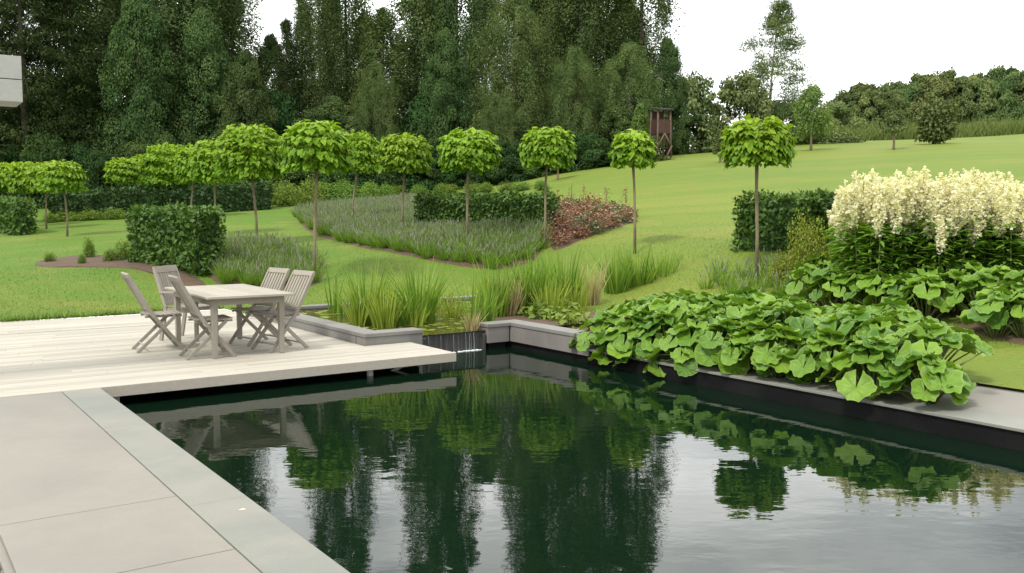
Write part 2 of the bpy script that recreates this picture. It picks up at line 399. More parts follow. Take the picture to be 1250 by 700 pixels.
# paving
mb = MB(); vs = [-12, -3.9, -2.84, -1.78, -.72, .34, 1.4, 2.46, 3.40, 4.48, 5.54, 9.495]
mb.uvbox(.46, 1.43, -12, 9.49, -.12, -.02, .5)
for a, b in zip(vs[:-1], vs[1:]): mb.uvbox(.50, 1.432, a+.004, b-.004, -.06, 0, random.random()*.5)
tag(mb.build('paving', M['paving'], bevel=.003), kind='structure')
strip('gravel_bed', [(-20, .50, -12, 9.5)], -.055, M['joint'])
# pebbles
n = 2600
pu = np.concatenate([rng.uniform(-.6, .49, n), rng.uniform(-4, -.6, 1200)]); pv = np.concatenate([rng.uniform(3.4, 9, n), rng.uniform(2, 9, 1200)])
ico = np.array([(0, 0, 1), (.9, 0, .3), (.28, .85, .3), (-.73, .53, .3), (-.73, -.53, .3), (.28, -.85, .3), (0, 0, -.5)])
icf = np.array([[0, 1, 2], [0, 2, 3], [0, 3, 4], [0, 4, 5], [0, 5, 1], [6, 2, 1], [6, 3, 2], [6, 4, 3], [6, 5, 4], [6, 1, 5]])
N_ = len(pu); cx = pu*U[0]+pv*V[0]; cy = pu*U[1]+pv*V[1]; sz = rng.uniform(.008, .02, (N_, 1, 1))
vs_ = np.stack([cx, cy, np.full(N_, -.045)], -1)[:, None] + ico[None]*sz*rng.uniform(.7, 1.3, (N_, 1, 3))
me = np_mesh('gravel', vs_.reshape(-1, 3), [(icf[None]+(np.arange(N_)*7)[:, None, None]).reshape(-1, 3)], M['gravel'], np.repeat(rng.random(N_), 7))
tag(raw_obj('gravel', me), kind='stuff')

# coping along the left edge of the pool
t = thing('stone_coping', 'smooth grey stone coping strip along the left pool edge beside beige paving', 'coping', (*uv(1.6, 5), 0))
def local(o): o.matrix_parent_inverse = o.parent.matrix_world.inverted(); return o
def child(mb, name, mat, parent, **k):
    C.view_layer.update(); o = mb.build(name, mat, None, **k); o.parent = parent
    o.matrix_parent_inverse = parent.matrix_world.inverted(); return o
e = [-12] + [i*2.35-4.1 for i in range(6)] + [9.495]
for a, b in zip(e[:-1], e[1:]):
    mb = MB(); mb.uvbox(1.440, 1.772, a+.0012, b-.0012, -.06, .001, random.random()*.3); child(mb, 'coping_slab', M['bluestone'], t, bevel=.004)
mb = MB(); mb.uvbox(1.50, 1.745, -12, 9.6, -1.5, -.062, .2); child(mb, 'pool_lining', M['blackstone'], t)
x, y, _ = on_z(296, 622, .003)
mb = MB(); mb.add([(x+.022*math.cos(a)*random.uniform(.6, 1.2), y+.016*math.sin(a), .0035) for a in np.arange(0, 6.2, .9)]+[(x, y, .009)], [(i, (i+1) % 7, 7) for i in range(7)], .5)
tag(mb.build('fallen_petal', M['plume']), 'tiny white petal lying on the left pool coping', 'petal')
# right edge of the pool
t = thing('stone_coping', 'pale grey stone coping above the black pool wall under the butterbur leaves', 'coping', (*uv(7.8, 4), 0))
e = [-12, -6, -1.3, 1.2, 3.1, 5.0, 6.9, 8.94]
for a, b in zip(e[:-1], e[1:]):
    mb = MB(); mb.uvbox(7.36, 7.80, a+.0012, b-.0012, -.045, -.018, random.random()*.3); child(mb, 'coping_slab', M['bluestone'], t, bevel=.004)
mb = MB(); mb.uvbox(7.385, 7.62, -12, 8.94, -1.5, -.047, .2); child(mb, 'pool_lining', M['blackstone'], t)
mb = MB(); mb.uvbox(7.803, 9.5, -12, 8.94, -.08, -.022, .2)
tag(mb.build('stone_path', M['paving']), kind='structure')
# pond retaining walls
def wall(name, label, segs, lo, hi, mat, foot=None):
    t = thing(name, label, 'wall', (*uv(segs[0][0], segs[0][2]), 0))
    mb = MB(); cb = MB(); fb = MB()
    for (u0, u1, v0, v1) in segs:
        mb.uvbox(u0, u1, v0, v1, lo, hi-.052, .2)
    for (u0, u1, v0, v1) in segs:
        cb.uvbox(u0-.012, u1+.012, v0-.012, v1+.012, hi-.05, hi, .2)
        if foot is not None: fb.uvbox(u0+.04, u1-.04, v0+.04, v1-.04, foot, lo-.002, .2)
    child(mb, 'wall_face', mat, t, bevel=.004); child(cb, 'cap_stone', M['capstone'], t, bevel=.006)
    if foot is not None: child(fb, 'footing', M['blackstone'], t)
    return t
wall('pond_wall', 'low grey stone wall with flat cap between deck and reed pond', [(5.13, 5.385, 10.955, 15.0), (5.13, 5.96, 10.67, 10.93)], -.3, .152, M['capstone'])
wall('pool_wall', 'pale rendered corner wall with flat cap right of the waterfall', [(6.99, 7.345, 10.67, 10.93), (7.37, 7.63, 8.955, 10.93)], -.115, .152, M['palestone'], -1.5)
wall('pond_wall', 'narrow grey stone edging along the lawn side of the reed pond', [(5.40, 9.90, 14.77, 14.98)], -.4, .125, M['capstone'])
# weir
t = thing('waterfall_weir', 'dark wet stone weir with thin water falling into the pool', 'waterfall', (*uv(6.5, 10.8), 0))
mb = MB(); mb.uvbox(5.975, 6.975, 10.75, 10.86, -1.5, .058, .1); mb.uvbox(5.975, 6.03, 10.69, 10.75, -1.5, .03, .1); mb.uvbox(6.93, 6.975, 10.69, 10.75, -1.5, .02, .1)
child(mb, 'weir_stone', M['weirstone'], t, bevel=.012)
mb = MB(); mb.uvbox(-14, 5.96, 10.705, 10.9, -1.5, -.105, .1); child(mb, 'under_deck_lining', M['blackstone'], t)
fm = MB()
for k in range(9):
    uu = random.choice([6.15, 6.3, 6.5, 6.68, 6.74, 6.85])+random.gauss(0, .06); wd = random.uniform(.002, .007); z0 = .06; r = random.random()
    pts = [(10.745, z0), (10.733, z0-.02), (10.722, -.05), (10.716, -.205)]
    for (va, za), (vb, zb) in zip(pts[:-1], pts[1:]):
        wa = wd*(1.0 if za > 0 else .6); wb = wd*(.6 if zb > -.1 else .9)
        fm.add([(*uv(uu-wa, va), za), (*uv(uu+wa, va), za), (*uv(uu+wb, vb), zb), (*uv(uu-wb, vb), zb)], [(0, 1, 2, 3)], r)
child(fm, 'falling_water', M['fall'], t)['kind'] = 'stuff'
fm = MB()
for k in range(70):
    uu = random.uniform(6.10, 6.92); vv = 10.69+random.gauss(0, .012); s = random.uniform(.008, .03)
    x, y = uv(uu, vv); a = random.random()*3
    vs2 = [(x+s*math.cos(a+i*math.pi/3)*random.uniform(.7, 1.4), y+s*.7*math.sin(a+i*math.pi/3), -.197) for i in range(6)] + [(x, y, -.197+s*.45)]
    fm.add(vs2, [(i, (i+1) % 6, 6) for i in range(6)])
child(fm, 'foam', M['foam'], t, smooth=True)

# deck
t = thing('wooden_deck', 'bleached timber deck overhanging the pool with dining set on it', 'deck', (*uv(4, 9.6), 0))
mb = MB(); v = 9.545; k = 0
while v < 16.2:
    v1 = v+.139
    if abs(v-14.53) < .07: v += .03; v1 = v+.139
    ue = 5.768 if v1 < 10.66 else 5.116
    cut = [-14.0]; uu = -14+random.uniform(1.5, 4)
    while uu < ue-1: cut.append(uu); uu += random.uniform(2.6, 4.4)
    cut.append(ue)
    for a, b in zip(cut[:-1], cut[1:]): mb.uvbox(a+.0015, b-.0015, v, v1-.008, -.028, random.uniform(-.0012, .0012), random.random())
    v = v1; k += 1
child(mb, 'deck_boards', M['deck'], t, bevel=.0025)
mb = MB(); mb.uvbox(1.775, 5.77, 9.502, 9.542, -.105, .002, .1); mb.uvbox(-14, 1.772, 9.502, 9.542, -.105, .002, .35); child(mb, 'fascia', M['fascia'], t, bevel=.003)
mb = MB()
for vv in (9.75, 10.3): mb.uvbox(-13.9, 5.70, vv, vv+.06, -.13, -.03, .4)
for vv in np.arange(11.2, 16, .8): mb.uvbox(-13.9, 5.1, vv, vv+.06, -.13, -.03, .4)
child(mb, 'joist', M['blackstone'], t)
for uu in (1.95, 4.72):
    mb = MB(); x, y = uv(uu, 9.70); mb.tube([(x, y, -1.5), (x, y, -.108)], .038, 14, .3); child(mb, 'support_post', M['steel'], t, smooth=False)
mb = MB(); mb.bar((*uv(5.02, 9.85), -.235), (*uv(5.30, 9.85), -.125), .03, .03, (*V, 0)); child(mb, 'brace', M['steel'], t)

# house roof edge seen at the far left, with the wall (out of frame) that carries it
hx, hy, hz = at_depth(28, 125, 9.0); ztop = at_depth(28, 69, 9.0)[2]
hu, hv = to_uv(hx, hy)
t = thing('house', 'corner of pale board clad house roof edge projecting into view', 'house', (hx, hy, 0))
zm = (hz+ztop)/2-.005
def roofbox(nm, z0, z1, mt, a=0, d0=0, d1=.5):
    mb = MB(); mb.uvbox(hu-9, hu-a, hv+d0, hv+d1, z0, z1, .2); return child(mb, nm, mt, t, bevel=.003)
roofbox('roof_board', hz, zm-.004, M['cladding']); roofbox('roof_board', zm+.004, ztop, M['cladding'])
roofbox('roof_core', hz+.02, ztop-.02, M['felt'], .02, .02, .48)
mb = MB(); mb.uvbox(hu-9, hu-4.6, hv-3, hv+.45, -.06, hz-.003, .2); child(mb, 'wall', M['palestone'], t)

# ------------------------------------------------------------------ beds (soil) on the lawn
def poly_px(pts): return [on_lawn(*p) for p in pts]
def in_poly(x, y, poly):
    x = np.asarray(x); y = np.asarray(y); c = np.zeros(x.shape, bool); j = len(poly)-1
    for i in range(len(poly)):
        xi, yi = poly[i][:2]; xj, yj = poly[j][:2]
        c ^= ((yi > y) != (yj > y)) & (x < (xj-xi)*(y-yi)/(yj-yi+1e-12)+xi); j = i
    return c
def smooth_poly(poly, it=2):
    p = np.array([q[:2] for q in poly])
    for _ in range(it):
        nx = np.roll(p, -1, 0); p = np.stack([.75*p+.25*nx, .25*p+.75*nx], 1).reshape(-1, 2)
    return p
def bed(name, poly, lift=.018, grow=0, mat='soil'):
    """a low mounded sheet of soil following the lawn inside an outline"""
    p = smooth_poly(poly); c = p.mean(0)
    if grow: d = unit(p-c); p = p+d*grow
    vs = []; fs = []; n = len(p); rings = [1, .97, .8, .6, .4, .2]
    for r in rings:
        for q in p:
            s = c+(q-c)*r; z = float(height(s[0], s[1])) + (-.03 if r == 1 else lift+.012*math.sin(s[0]*5)*math.cos(s[1]*4))
            vs.append((s[0], s[1], z))
    vs.append((c[0], c[1], float(height(*c))+lift))
    for k in range(len(rings)-1):
        for i in range(n): fs.append((k*n+i, k*n+(i+1) % n, (k+1)*n+(i+1) % n, (k+1)*n+i))
    for i in range(n): fs.append(((len(rings)-1)*n+i, (len(rings)-1)*n+(i+1) % n, len(vs)-1))
    mb = MB(); mb.add(vs, fs, .2); return tag(mb.build(name, M[mat], smooth=True), kind='structure')
def scatter(poly, spacing, jitter=.35):
    p = np.array([q[:2] for q in poly]); lo = p.min(0); hi = p.max(0)
    gx, gy = np.meshgrid(np.arange(lo[0], hi[0], spacing), np.arange(lo[1], hi[1], spacing*.87), indexing='ij')
    gx = gx + (np.arange(gx.shape[1]) % 2)[None]*spacing/2
    gx = (gx+rng.normal(0, jitter*spacing, gx.shape)).ravel(); gy = (gy+rng.normal(0, jitter*spacing, gy.shape)).ravel()
    k = in_poly(gx, gy, p); return gx[k], gy[k]

# lavender
def lavender(name, poly, h, label, spacing=.34, per=120, green=1.0):
    x, y = scatter(poly, spacing, .14); n = len(x)
    hs = h*rng.uniform(.85, 1.12, n); ph = rng.uniform(0, 2*np.pi, (n, per)); rr = np.sqrt(rng.random((n, per)))
    bx = x[:, None]+rr*np.cos(ph)*spacing*.22; by = y[:, None]+rr*np.sin(ph)*spacing*.22
    base = np.stack([bx, by, height(bx, by)], -1).reshape(-1, 3)
    d = unit(np.stack([rr*np.cos(ph)*.75, rr*np.sin(ph)*.75, np.ones_like(rr)], -1).reshape(-1, 3)+rng.normal(0, .1, (n*per, 3)))
    ln = np.repeat(hs, per)*rng.uniform(.65, 1.0, n*per)*(1-.18*rr.ravel())
    b = rng.normal(0, .08, (n*per, 3))
    rv = np.clip(rng.normal(.5, .25, n*per), 0, 1)
    v_, f_, r_ = blades(base, d, ln, .0145, b, rv, 3, .3)
    me = np_mesh(name, v_, f_, M['lavleaf'], r_); o = tag(raw_obj(name, me), kind='stuff')
    # flower spikes at the tips
    top = base+ln[:, None]*(d+b); k = rng.random(n*per) < .26; top = top[k]; dd = unit(d[k]+b[k]*2)
    v_, f_, r_ = blades(top-dd*.02, dd, rng.uniform(.07, .14, len(top)), .02, rng.normal(0, .1, (len(top), 3)), rng.random(len(top)), 2, .4)
    me = np_mesh(name+'_spikes', v_, f_, M['lavflower'], r_); o2 = raw_obj('flower_spikes', me, o); o2['kind'] = 'stuff'
    if label: o['label'] = label
    return o
big = poly_px([(360, 266), (383, 284), (420, 297), (465, 306), (510, 315), (560, 325), (610, 329), (648, 322), (664, 306), (668, 288), (655, 268), (600, 262), (540, 255), (500, 246), (440, 251), (385, 256)])
bed('lavender_bed', big, grow=.2); lavender('lavender', big, .40, 'broad curved drift of grey green lavender around the clipped hedge')
lefl = poly_px([(262, 350), (266, 312), (300, 303), (345, 308), (384, 322), (392, 348), (330, 352)])
bed('lavender_bed', lefl, grow=.2); lavender('lavender', lefl, .45, 'small drift of purple grey lavender behind the dining set')
# red rose bed
redp = poly_px([(668, 308), (669, 262), (690, 256), (722, 254), (752, 258), (774, 263), (768, 273), (738, 283), (712, 292), (690, 303)])
bed('rose_bed', redp, grow=.1)

# ------------------------------------------------------------------ plant builders
def leafy_ball(n, rx, ry, rz, size, tmpl, shell=.6, up=.5, power=1.0):
    d = unit(rng.normal(0, 1, (n, 3))); r = (shell+(1-shell)*rng.random(n))[:, None]
    lump = 1+.16*np.sin(d[:, :1]*5+1.3)*np.cos(d[:, 1:2]*6)+.1*np.sin(d[:, 2:]*9)
    c = d*r*lump*np.array([rx, ry, rz]); T = unit(d+rng.normal(0, .8, (n, 3))-[0, 0, .2]); nn = unit(d+[0, 0, up]+rng.normal(0, .45, (n, 3)))
    return leaves(c, T, nn, size*rng.uniform(.7, 1.25, n), tmpl, np.clip(.5+.25*d[:, 2]*0+rng.normal(0, .25, n), 0, 1))
def shrub_mesh(name, h, r, n, size, mat, tmpl=T_RHOMB, lobes=7):
    parts = []
    for i in range(lobes):
        a = rng.uniform(0, 2*np.pi); q = r*.55*math.sqrt(rng.random()); lr = r*rng.uniform(.42, .62); hz_ = h*rng.uniform(.3, .66)
        v_, f_, r_ = leafy_ball(n//lobes, lr, lr, min(hz_, lr*1.3), size, tmpl, .55)
        parts.append((v_+[q*math.cos(a), q*math.sin(a), hz_], f_, r_))
    v_, f_, r_ = leafy_ball(n//5, r*.8, r*.8, h*.3, size, tmpl, .5); parts.append((v_+[0, 0, h*.3], f_, r_))
    v_, f_, r_ = join(parts); v_[:, 2] = np.maximum(v_[:, 2], .01)
    return np_mesh(name, v_, f_, mat, r_)
def crown_mesh(name, H, R, prof, nc, nl, crx, crz, ls, t0, mat, tmpl=T_TUFT, shell=.45, droop=.0, up=.45):
    t = t0+(1-t0)*rng.random(nc)**.9; a = rng.uniform(0, 2*np.pi, nc)+t*9; pr = np.array([prof(q) for q in t])
    rad = R*pr*(shell+(1-shell)*np.sqrt(rng.random(nc)))*rng.uniform(.66, 1.26, nc)
    cc = np.stack([rad*np.cos(a), rad*np.sin(a), t*H], -1)
    sc = rng.uniform(.65, 1.3, nc)*(.55+.45*pr)
    off = rng.normal(0, 1, (nc, nl, 3)); off *= np.minimum(1, 1.3/np.linalg.norm(off, axis=-1, keepdims=True))
    c = (cc[:, None]+off*(np.array([crx, crx, crz])*sc[:, None, None])).reshape(-1, 3)
    c[:, 2] -= (droop*np.linalg.norm(off[..., :2], axis=-1)**2*sc[:, None]*crx*.5).ravel()
    outw = np.repeat(np.stack([np.cos(a), np.sin(a), 0*a], -1), nl, 0)
    o_ = unit(off.reshape(-1, 3)*[1, 1, .8]); nn = unit(o_*.8+outw*.35+[0, 0, up]+rng.normal(0, .27, c.shape))
    T = unit(outw*.6+rng.normal(0, .7, c.shape)-[0, 0, .25+droop])
    base = np.clip(rng.normal(.48, .28, nc), .02, .98)
    rv = np.clip(np.repeat(base, nl)+rng.normal(0, .10, nc*nl), 0, 1)
    v_, f_, r_ = leaves(c, T, nn, ls*rng.uniform(.6, 1.3, len(c)), tmpl, rv)
    return np_mesh(name, v_, f_, mat, r_), cc
def trunk_mesh(H, r0, limbs=None, top=.93, seg=8, bend=.0):
    mb = MB(); bx = [random.uniform(-bend, bend) for _ in range(2)]
    def ax(t): return np.array([bx[0]*math.sin(t*3), bx[1]*math.sin(t*2.3+.5)-bx[1]*math.sin(.5), t*H])
    ts = np.linspace(0, top, 9)
    mb.tube([ax(t)-np.array([0, 0, .15 if t == 0 else 0]) for t in ts], [r0*(1.35 if t == 0 else 1)*(1-t*.9) for t in ts], seg)
    for c in (limbs if limbs is not None else []):
        zt = max(.12*H, c[2]-.45*math.hypot(c[0], c[1])-.02*H); s = ax(min(zt/H, top)); e = np.array(c); m_ = s*.45+e*.55+np.array([0, 0, .05*H*.3])
        rr = r0*max(.12, (1-zt/H))*.38; mb.tube([s, m_, e], [rr, rr*.6, rr*.18], 5)
    return mb
def make_tree(name, crown, trunkmb, tmat, label, cat, group=None):
    t = thing(name, label, cat, (0, 0, 0), 0, group)
    raw_obj('crown', crown, t); trunkmb.build('trunk', tmat, t, smooth=True); return t
# ------------------------------------------------------------------ forest
def lerp_prof(*pts):
    xs, ys = zip(*pts); return lambda t: float(np.interp(t, xs, ys))
PR = {}
def reg(key, mk, n, H, R): PR[key] = [(mk(i), H, R) for i in range(n)]
def mk_spruce(i):
    nl = 26; v_all = []
    c, cc = crown_mesh('spruce_crown', 22, 3.8, lerp_prof((0, .75), (.12, 1), (.5, .62), (.85, .2), (1, .03)), 420, 80, .75, .28, .25, .05, M['spruce'], T_LANCE, .25, .5, .25)
    return c, trunk_mesh(22, .26, None, .97)
def mk_poplar(i):
    c, cc = crown_mesh('poplar_crown', 26, 2.6, lerp_prof((0, .55), (.15, .9), (.4, 1), (.7, .82), (.9, .5), (1, .12)), 240, 190, .60, 1.25, .155, .10, M['poplar'], T_TUFT, .2, 0, .3)
    return c, trunk_mesh(26, .26, cc[::9], .95, bend=.25)
def mk_dense(i):
    c, cc = crown_mesh('poplar_crown', 24, 3.0, lerp_prof((0, .75), (.15, 1), (.45, 1), (.7, .8), (.9, .5), (1, .1)), 300, 190, .68, 1.1, .165, .04, M['broad'], T_TUFT, .3, .1, .4)
    return c, trunk_mesh(24, .28, cc[::12], .95, bend=.2)
def mk_birch(i):
    c, cc = crown_mesh('birch_crown', 18, 4.0, lerp_prof((0, .6), (.25, 1), (.55, .9), (.8, .62), (1, .12)), 330, 170, .48, 1.15, .19, .06, M['birch'], T_LANCE, .25, 1.1, .3)
    return c, trunk_mesh(18, .2, cc[::8], .96, bend=.3)
def mk_broad(i):
    c, cc = crown_mesh('broad_crown', 14, 4.0, lerp_prof((0, .7), (.2, 1), (.45, .95), (.7, .72), (.9, .4), (1, .1)), 240, 230, .72, .62, .17, .06, M['broad'], T_TUFT, .45, .2, .5)
    return c, trunk_mesh(14, .25, cc[::8], .9, bend=.3)
def mk_under(i):
    c, cc = crown_mesh('bush_crown', 4.5, 2.6, lerp_prof((0, .9), (.3, 1), (.65, .85), (.9, .5), (1, .2)), 90, 190, .48, .4, .14, .0, M['under'], T_TUFT, .4, .2, .5)
    return c, trunk_mesh(4.5, .08, cc[::7], .8)
def mk_elder(i):
    c, cc = crown_mesh('elder_crown', 4.5, 2.6, lerp_prof((0, .8), (.3, 1), (.65, .8), (.9, .5), (1, .2)), 80, 90, .5, .4, .2, .03, M['elder'], T_TUFT, .4, .2, .5)
    return c, trunk_mesh(4.5, .08, cc[::7], .8)
def mk_oak(i):
    c, cc = crown_mesh('oak_crown', 20, 7.5, lerp_prof((0, .8), (.2, 1), (.55, 1), (.8, .75), (.93, .45), (1, .12)), 110, 210, 1.5, .85, .55, .03, M['wood'], T_TUFT, .85, .1, .6)
    return c, trunk_mesh(20, .4, None, .8)
reg('spruce', mk_spruce, 2, 22, 3.8); reg('poplar', mk_poplar, 3, 26, 2.6); reg('dense', mk_dense, 2, 24, 3.0)
reg('birch', mk_birch, 2, 18, 4.0); reg('elder', mk_elder, 2, 4.5, 2.6); reg('broad', mk_broad, 2, 14, 4.4); reg('under', mk_under, 3, 4.5, 2.6); reg('oak', mk_oak, 3, 20, 7.5)
BARK = dict(spruce='darkbark', poplar='darkbark', dense='darkbark', birch='darkbark', broad='darkbark', under='darkbark', elder='darkbark', oak='darkbark')
protos = {}
def plant(key, name, label, cat, x, y, H, W, var=None, group=None, rz=None):
    var = random.randrange(len(PR[key])) if var is None else var
    crown, H0, R0 = PR[key][var]; k = (key, var)
    if k not in protos:
        protos[k] = (crown[0], crown[1].build('trunk', M[BARK[key]], None, smooth=True))
        me = protos[k][1].data; bpy.data.objects.remove(protos[k][1]); protos[k] = (crown[0], me)
    t = thing(name, label, cat, (x, y, float(height(x, y))-.05), random.uniform(0, 6.28) if rz is None else rz, group)
    raw_obj('crown', protos[k][0], t); raw_obj('trunk', protos[k][1], t)
    s = W/(2*R0); t.scale = (s, s, H/H0); return t
def forest(px, Y, key, top, wpx, label, var=None, name=None, cat='tree', group='trees of the dark forest behind the garden'):
    x = (px-625)/F_PX*Y*1.003; g = float(height(x, Y)); z = at_depth(px, top, Y)[2]
    plant(key, name or {'spruce': 'spruce_tree', 'poplar': 'poplar_tree', 'dense': 'poplar_tree', 'birch': 'birch_tree', 'broad': 'broadleaf_tree', 'elder': 'broadleaf_tree', 'under': 'woodland_bush', 'oak': 'oak_tree'}[key], label, cat, x, Y, z-g, wpx*Y/F_PX*1.05, var, group)
F = forest
F(-35, 50, 'spruce', -120, 150, 'dark spruce cut by the left picture edge behind the roof corner')
F(38, 51, 'spruce', -170, 130, 'tall dark spruce standing right behind the pale roof corner')
F(92, 53, 'spruce', -90, 130, 'dark spruce between the roof corner and the far clipped hedge')
F(140, 58, 'dense', -150, 105, 'dark tall tree right of the spruces above the far hedge')
F(178, 52, 'broad', -15, 88, 'lighter green rounded tree in front of the forest at left')
F(222, 56, 'dense', -150, 95, 'tall full tree rising above the left row of mop head trees')
F(256, 54, 'broad', 15, 80, 'mid green rounded tree behind the overlapping mop head crowns')
F(292, 59, 'poplar', -140, 66, 'feathery tree forming the left edge of the sky gap')
F(306, 53, 'broad', 66, 70, 'low rounded tree at the foot of the sky gap')
F(355, 57, 'spruce', 22, 64, 'small pointed conifer standing in the sky gap')
F(394, 58, 'poplar', -150, 46, 'slim airy poplar at the right edge of the sky gap')
F(427, 60, 'poplar', -190, 54, 'airy poplar with sky showing through, second right of the sky gap')
F(408, 53, 'broad', 120, 85, 'low green tree below the airy poplars')
F(471, 59, 'poplar', 14, 70, 'airy poplar with sky holes left of the dark tall trees')
F(462, 54, 'birch', 78, 70, 'pale drooping birch in front of the airy poplars')
F(520, 62, 'dense', -190, 74, 'dark slender tree left of the weeping birch')
F(560, 61, 'dense', -150, 62, 'dark dense tree immediately left of the weeping birch')
F(545, 54, 'broad', 40, 66, 'deep green rounded tree in front of the dark tall trunks')
F(628, 55, 'birch', -8, 122, 'big weeping birch with pale hanging curtains in the forest middle')
F(642, 63, 'poplar', -170, 66, 'tall poplar rising behind the weeping birch')
F(606, 52, 'birch', 118, 70, 'smaller drooping birch below the weeping birch')
F(668, 62, 'dense', -180, 72, 'dark tall tree just right of the weeping birch')
F(708, 58, 'dense', -150, 80, 'dark tall tree above the centre right mop head tree')
F(742, 62, 'poplar', -190, 70, 'tall poplar second from the right end of the forest')
F(780, 60, 'poplar', -170, 72, 'tall poplar at the right end of the forest against white sky')
F(700, 53, 'birch', 60, 85, 'drooping birch in front of the dark right hand trees')
F(765, 55, 'birch', 55, 95, 'spreading green tree above the wooden hide')
F(838, 59, 'elder', 92, 76, 'low tree right of the wooden hide against the sky', group=None)
F(812, 57, 'broad', 48, 50, 'dark bushy tree under the last poplar beside the sky', group=None)
F(374, 59, 'poplar', -6, 36, 'short slim poplar just right of the pointed conifer')
F(336, 60, 'broad', 46, 62, 'dense tree closing the bottom of the sky gap')
F(410, 71, 'poplar', -10, 50, 'distant poplar between the two airy poplars')
F(448, 72, 'poplar', 20, 64, 'distant poplar right of the second airy poplar')
F(445, 75, 'broad', 92, 110, 'distant low tree glimpsed between the airy poplars')
F(375, 76, 'broad', 100, 110, 'distant low tree behind the pointed conifer')
F(522, 74, 'dense', -30, 60, 'distant dark tree behind the airy poplars and dark pair')
F(250, 72, 'dense', -60, 120, 'distant dark tree behind the left mop head row')
F(170, 70, 'dense', -120, 120, 'distant dark tree between spruces and left mop head row')
F(70, 68, 'spruce', -140, 150, 'distant spruce filling the dark left background')
F(0, 66, 'spruce', -150, 150, 'distant spruce far left behind the roof corner')
F(690, 76, 'dense', -20, 110, 'distant dark tree behind the right hand forest')
F(594, 74, 'dense', -20, 56, 'distant dark tree behind the weeping birch')
F(760, 76, 'dense', 0, 70, 'distant dark tree behind the rightmost poplars')
for k, px in enumerate(list(range(-40, 780, 34))):
    F(px+random.uniform(-8, 8), random.uniform(48.5, 51), 'under', random.uniform(158, 196), random.uniform(58, 84), 'dark leafy bush in the shaded forest edge behind the lawn', cat='bush', group='bushes along the forest edge')
for k, px in enumerate(range(-30, 770, 46)):
    F(px+random.uniform(-8, 8), random.uniform(53, 56), 'under', random.uniform(105, 150), random.uniform(70, 100), 'tall dark bush filling the forest edge below the trees', cat='bush', group='tall bushes inside the forest edge')
# right of the forest
for px, Y, top, w_, lab in [(845, 60, 140, 60, 'dark green shrub right of the wooden hide'), (872, 62, 150, 46, 'small dark shrub left of the tall lone birch'), (900, 60, 92, 76, 'bushy grey green shrub under the tall lone birch'),
                            (948, 64, 124, 72, 'broad shrub with pale blossom behind the large mop head tree'), (1012, 62, 126, 62, 'pale blossoming shrub beside the slim young tree')]:
    x = (px-625)/F_PX*Y; g = float(height(x, Y)); z = at_depth(px, top, Y)[2]
    o = plant('elder', 'shrub', lab, 'shrub', x, Y, z-g, w_*Y/F_PX*1.1)
x = (936-625)/F_PX*62
lone, lcc = crown_mesh('birch_crown', 11, 2.7, lerp_prof((0, .9), (.2, 1.25), (.34, .7), (.5, 1.0), (.6, .5), (.74, .72), (.88, .3), (1, .12)), 150, 240, .52, .44, .145, .12, M['birch'], T_LANCE, .45, .8, .3)
t = make_tree('birch_tree', lone, trunk_mesh(11, .11, lcc[::2], .98, bend=.25), M['birchbark'], 'tall airy lone birch against the white sky', 'tree')
g = float(height(x, 62)); t.location = (x, 62, g); t.rotation_euler = (0, R_(3.5), 0); t.scale = (1, 1, (at_depth(936, 2, 62)[2]-g)/11)
# slim young trees on the far lawn
def young(px, base, top, wpx, t0, label, mat='young', name='young_tree', droop=.2, prof=None, crz=.3):
    x, y, g = on_lawn(px, base); H = (base-top)*y/F_PX; R = wpx/2*y/F_PX
    c, cc = crown_mesh('crown', H, R, prof or lerp_prof((0, .5), (.3, 1), (.6, .7), (.85, .35), (1, .06)), 85, 80, R*.3, crz, .17, t0, M[mat], T_LANCE, .3, droop, .3)
    t = make_tree(name, c, trunk_mesh(H, .045+.006*H, cc[::4], .97), M['palebark'], label, 'tree'); t.location = (x, y, g); return t
young(990, 184, 106, 44, .28, 'slim light green young tree right of the lone birch')
young(1091, 183, 120, 40, .40, 'thin young conifer with bare lower stem on the right lawn', 'elder', 'young_conifer', .5, lerp_prof((0, .9), (.1, 1), (.35, .45), (.6, .3), (1, .08)), .16)
young(781, 196, 133, 24, .12, 'narrow pale young tree left of the wooden hide', 'young', droop=0)
young(879, 199, 165, 16, .5, 'little staked sapling left of the large mop head tree', 'elder')
young(681, 220, 172, 24, .5, 'white stemmed sapling behind the centre right mop head tree', 'elder')
x, y, g = on_lawn(1139, 176); z = at_depth(1139, 119, y)[2]
me = shrub_mesh('crown', z-g, 26*y/F_PX, 6500, .2, M['elder'])
t = thing('round_bush', 'round dark bush alone at the far lawn edge before the wood', 'bush', (x, y, g)); raw_obj('foliage', me, t)
mb = trunk_mesh(1.6, .07, None, .9); mb.build('stem', M['darkbark'], t)
# far wood
for k, px in enumerate(range(1036, 1340, 25)):
    Y = random.uniform(185, 200); top = np.interp(px, [1010, 1045, 1100, 1130, 1180, 1230, 1340], [116, 110, 108, 97, 102, 91, 87])+random.uniform(-7, 7)
    x = (px-625)/F_PX*Y; g = float(height(x, Y)); z = at_depth(px, top, Y)[2]
    plant('oak', 'oak_tree', 'rounded crown in the front rank of the far wood', 'tree', x, Y, z-g, random.uniform(44, 66)*Y/F_PX, group='trees in front of the far wood')
for k, px in enumerate(range(1050, 1350, 34)):
    Y = random.uniform(215, 235); top = np.interp(px, [1010, 1045, 1100, 1130, 1180, 1230, 1340], [116, 106, 98, 89, 93, 82, 76])+random.uniform(-5, 5)
    x = (px-625)/F_PX*Y; g = float(height(x, Y)); z = at_depth(px, top, Y)[2]
    plant('oak', 'oak_tree', 'rounded crown showing above the front rank of the far wood', 'tree', x, Y, z-g, random.uniform(55, 75)*Y/F_PX, group='trees at the back of the far wood')
